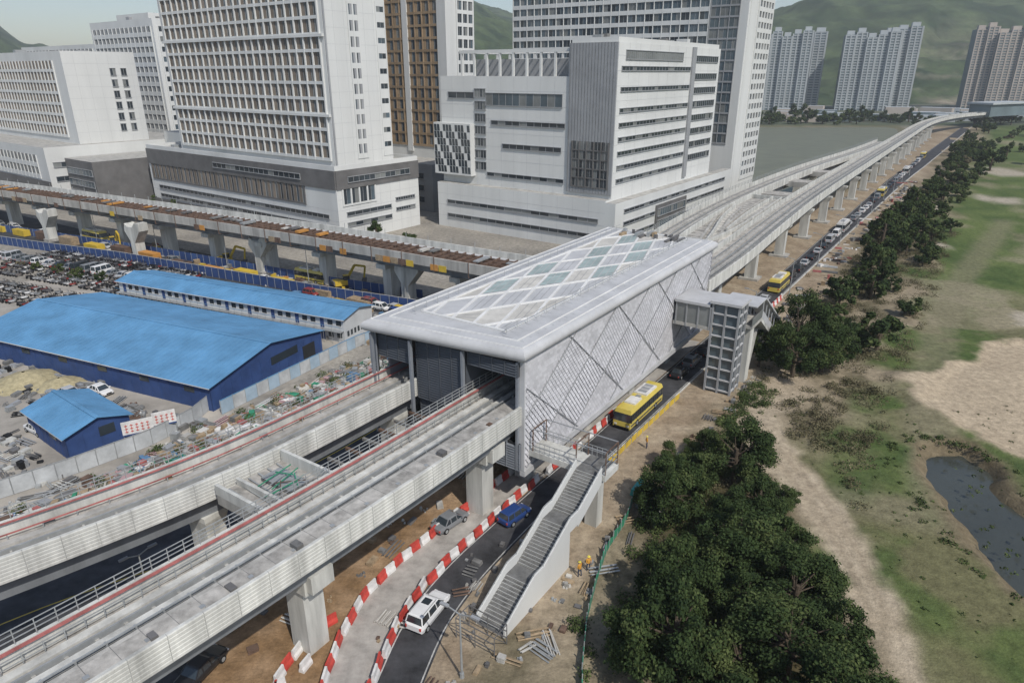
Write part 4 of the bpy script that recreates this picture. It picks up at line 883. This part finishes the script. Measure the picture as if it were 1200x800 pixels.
def lamp(x,y,h,az,arm=1.6,double=False):
    mb=MB(); F=FR(x,y,az); mb.cyl((x,y,0),(x,y,h),.11,.06,steel,8); mb.cyl((x,y,0),(x,y,.5),.2,.18,steel,8)
    for s in ((1,-1) if double else (1,)):
        mb.beam((x,y,h-.1),(*F(arm*s,0),h+.25),.08,steel); q=F(arm*s,0); mb.box(FR(*q,az),-.15 if s>0 else -.6,.6 if s>0 else .15,-.14,.14,h+.18,h+.32,gwall)
    mb.obj('street_lamp')
lamp(-4.0,41.0,6.5,-60,1.2,True); lamp(-32.5,48.5,6,40,1.,True)
for a in range(70,330,28): lamp(*S(a,-4.8),8,-55.7,1.6)
for t in range(8): lamp(-190+t*24,243-t*14.2-9,8.5,30)
# workers
wc=[mat('hi_vis_vest',(.6,.3,.05),.8,amt=.1),mat('work_trousers',(.05,.06,.09),.9),mat('skin',(.4,.25,.17),.6),mat('hard_hat',(.7,.6,.1),.4)]
def worker(x,y,az,z=0):
    V=[(0,0,.95),(0,0,1.2),(0,0,1.42),(0,0,1.52),(0,.01,1.64),(-.1,0,.9),(-.13,.05,.5),(-.14,0,.06),(-.14,.14,.03),(.1,0,.9),(.13,-.06,.5),(.15,-.12,.07),(.15,.02,.03),(-.2,0,1.4),(-.27,.02,1.12),(-.25,.14,.9),(.2,0,1.4),(.27,.06,1.14),(.2,.24,1.05)]
    Ed=[(0,1),(1,2),(2,3),(3,4),(0,5),(5,6),(6,7),(7,8),(0,9),(9,10),(10,11),(11,12),(2,13),(13,14),(14,15),(2,16),(16,17),(17,18)]
    rad=[.15,.14,.15,.06,.105,.1,.07,.055,.045,.1,.07,.055,.045,.07,.05,.035,.07,.05,.035]
    me=D.meshes.new('worker'); me.from_pydata(V,Ed,[]); o=D.objects.new('construction_worker',me); C.collection.objects.link(o)
    bpy.ops.object.select_all(action='DESELECT'); o.select_set(True); C.view_layer.objects.active=o
    bpy.ops.object.modifier_add(type='SKIN')
    for i,r in enumerate(rad): me.skin_vertices[0].data[i].radius=(r,r)
    me.skin_vertices[0].data[0].use_root=True
    s=o.modifiers.new('sub','SUBSURF'); s.levels=1; s.render_levels=1
    bpy.ops.object.convert(target='MESH'); me=o.data
    me.materials.clear()
    for m in wc: me.materials.append(m)
    for p in me.polygons:
        zc=p.center.z; p.material_index=1 if zc<.92 else (2 if zc>1.5 or (abs(p.center.x)>.2 and zc<1.1) else 0)
    mb=MB(); mb.cyl((0,.01,1.68),(0,.01,1.8),.13,.06,wc[3],10); mb.cyl((0,.03,1.67),(0,.03,1.69),.16,.16,wc[3],10); h=mb.obj('hard_hat'); h.parent=o
    o.location=(x,y,z); o.rotation_euler=(0,0,R(az))
for x,y,a in ((*S(-6,-10.6),40),(*S(-4.8,-10.9),200),(*S(20,-6),90),(-22,55,10),(-20.5,54,120)): worker(x,y,a)
# ---------------------------------------------------------------- vegetation
def leaves(centers,radii,n,size,flat=.8):
    k=len(centers); c=np.array(centers); r=np.array(radii); w=r**2; ci=rng.choice(k,n,p=w/w.sum())
    d=rng.normal(size=(n,3)); d/=np.linalg.norm(d,axis=1)[:,None]; rr=rng.uniform(.25,1,n)**.5*(1+rng.normal(0,.2,n))
    pos=c[ci]+d*(r[ci]*rr)[:,None]*np.array([1,1,flat])
    nrm=d+rng.normal(0,.7,(n,3))+np.array([0,0,.5]); nrm/=np.linalg.norm(nrm,axis=1)[:,None]
    t=np.cross(nrm,rng.normal(size=(n,3))); t/=np.linalg.norm(t,axis=1)[:,None]; b=np.cross(nrm,t); s=size*rng.uniform(.6,1.4,n)[:,None]
    q=np.stack([pos-t*s,pos-b*s*.6,pos+t*s,pos+b*s*.6],1); return q.reshape(-1,3)
def treemesh(name,h,r,n,size,lm,ncl=18,base=.35,seed=0):
    random.seed(seed); mb=MB(); mb.cyl((0,0,-.3),(U(-.2,.2),U(-.2,.2),h*.55),r*.07+.08,r*.04+.04,bark,8)
    cs=[];rs_=[]
    for i in range(ncl):
        an=U(0,6.283); u=math.sqrt(U(0.02,1.15)); z=h*(base+(1-base)*U(.05,.9)*(1-.42*u*u)); x=r*.85*u*math.cos(an); y=r*.85*u*math.sin(an)
        cs.append((x,y,z)); rs_.append(r*U(.13,.32))
        if i%2==0: mb.cyl((0,0,h*U(.25,.5)),(x*.9,y*.9,z),.12,.04,bark,5)
    q=leaves(cs,rs_,n,size); nb=len(mb.v); mb.v+=[tuple(v) for v in q.tolist()]; li=mb.mi(lm)
    for i in range(n): mb.f.append((nb+4*i,nb+4*i+1,nb+4*i+2,nb+4*i+3)); mb.m.append(li)
    return mb.mesh(name)
TR=[treemesh('tree%d'%i,h,r,n,.145,lm,ncl,.22,30+i) for i,(h,r,n,ncl,lm) in enumerate([(9,4.2,16000,40,leaf),(8,3.6,13000,34,leaf),(10,4.6,18000,46,leaf),(7,3.4,12000,30,leaf),(7.5,3.6,11000,28,leafg)])]
FT=[treemesh('ftree%d'%i,h,r,2400,.33,lm,16,.2,60+i) for i,(h,r,lm) in enumerate([(8,4,leaf),(6,3.4,leafg),(9,4.4,leaf),(5,3,leafg),(4,3,leafs)])]
random.seed(21)
def tree(me,x,y,s=1.,z=0):
    o=D.objects.new('tree',me); o.location=(x,y,z); o.rotation_euler=(0,0,U(0,6.28)); o.scale=(s*U(.85,1.15),s*U(.85,1.15),s*U(.8,1.15)); C.collection.objects.link(o)
near=[(17,61),(21,67),(25.5,69),(22,59),(27,61),(16,54),(21,53),(26,54),(14,47.5),(19,46),(24.5,47),(27.5,50),(12.5,41),(17.5,39.5),(22.5,40.5),(26.5,42),(11.5,34),(17,33),(22,34),(9.5,44),(25,35)]
for i,(x,y) in enumerate(near): tree(TR[[0,1,2,3,0,4,2,1][i%8]],x+U(-.8,.8),y+U(-.8,.8),U(.72,1.02))
for x,y,s in ((19.5,71.5,.55),(23.5,74,.6),(27,73,.55),(15,64,.5),(30,64,.5)): tree(TR[4],x,y,s)
for x,y,s in ((44.5,99,1.1),(50,101,1.05),(47,105,1.15),(40.5,103,.75)): tree(TR[2 if s>1 else 1],x,y,s)
a=72
while a<520:
    if U(0,1)<.92:
        for k in range(random.choice([1,2,2,3,4])):
            tree(random.choice(FT),*S(a+U(-7,7),-12.5-U(0,15)*(1 if k else .5)-a*.01),U(.4,1.)*(1 if a<160 else 1.15))
    a+=4+a*.012
for i in range(80):
    a=U(330,700); tree(random.choice(FT),*S(a,-18-U(0,1)**1.3*260),U(.8,1.5))
for t in range(16): tree(FT[1+t%3],-30-t*11+U(-2,2),187+t*7.2+U(-2,2),.7)
for i in range(14): tree(random.choice(FT),-95-i*7,150+U(-3,3)+i*3.2,.4)
for i in range(110): tree(random.choice(FT[:4]),U(180,640),U(655,720),U(1,1.9))
cs=[];rr=[]
for i in range(700):
    a=U(10,190); p=-U(11,31)
    x,y=S(a,p)
    if abs(x-34)<4.5 and y<92: continue
    if y>100 and x<45 and U(0,1)<.3: continue
    cs.append((x,y,U(.0,.4))); rr.append(U(.3,1.2)*(1+a/300))
for cx,cy,r,n in ((42,80,5.5,60),(57,108,4,36),(66,120,4,30),(52,94,4,30),(44,88,4,30)):
    for i in range(n): an=U(0,6.28);u=r*math.sqrt(U(0,1)); cs.append((cx+u*math.cos(an),cy+u*math.sin(an)*.8,U(.1,.5))); rr.append(U(.4,1.1))
def mass(name,cs,rr,n,size,m):
    q=leaves(cs,rr,n,size,.7); me=npmesh(name,q,np.arange(n*4).reshape(-1,4),[m],smooth=False); o=D.objects.new(name,me); C.collection.objects.link(o)
mass('scrub_bushes',cs,rr,90000,.12,leafs)
cs=[];rr=[]
for i in range(170): x,y=S(U(4,48),-U(11.5,15.5)); cs.append((x,y,.2)); rr.append(U(.3,1.1))
for (x,y) in near:
    for k in range(8): cs.append((x+U(-5,5),y+U(-5,5),.4)); rr.append(U(.5,1.3))
for i in range(120): cs.append((*S(-34+U(0,66),U(34,46)),.3)); rr.append(U(.3,1.1))
for i in range(120): t=U(0,6.28); cs.append((54+9*math.cos(t)+U(-1,1),60+20*math.sin(t)+U(-1,1),.1)); rr.append(U(.2,.6))
for i in range(260): cs.append((U(37,75),U(40,90),.02)); rr.append(U(.12,.35))
mass('undergrowth',cs,rr,76000,.12,leafg)
# ---------------------------------------------------------------- light, sky, haze, camera
az=149.5; el=48
w=D.worlds.new('World'); scn.world=w; w.use_nodes=True; N=w.node_tree.nodes; bg=N['Background']
sk=N.new('ShaderNodeTexSky'); sk.sky_type='NISHITA'; sk.sun_disc=False; sk.sun_elevation=R(el); sk.sun_rotation=R(az); sk.air_density=1.; sk.dust_density=1.2; sk.ozone_density=1.5
w.node_tree.links.new(sk.outputs[0],bg.inputs[0]); bg.inputs[1].default_value=.125
hm=D.materials.new('haze'); hm.use_nodes=True; hn=hm.node_tree.nodes; hn.clear(); ho=hn.new('ShaderNodeOutputMaterial'); vs=hn.new('ShaderNodeVolumeScatter')
vs.inputs['Color'].default_value=(.93,.97,1,1); vs.inputs['Density'].default_value=.00016; vs.inputs['Anisotropy'].default_value=.1; hm.node_tree.links.new(vs.outputs[0],ho.inputs['Volume'])
mb=MB(); mb.box(lambda x,y:(x,y),-3200,4200,-250,3300,-20,330,hm); mb.obj('atmosphere_haze')
sl=D.lights.new('sun','SUN'); sl.energy=3.5; sl.angle=R(.8); sl.color=(1,.955,.89); so=D.objects.new('sun',sl); C.collection.objects.link(so)
d=Vector((math.sin(R(az))*math.cos(R(el)),math.cos(R(az))*math.cos(R(el)),math.sin(R(el)))); so.rotation_euler=d.to_track_quat('Z','Y').to_euler(); so.location=(0,0,120)
cd=D.cameras.new('camera'); cd.sensor_width=36; cd.lens=24.; cd.clip_start=.5; cd.clip_end=12000; cam=D.objects.new('camera',cd); C.collection.objects.link(cam)
cam.location=(0,0,45); cam.rotation_euler=(R(90)-math.atan(315/800),0,0); scn.camera=cam
scn.view_settings.view_transform='Standard'; scn.view_settings.look='None'; scn.view_settings.exposure=0
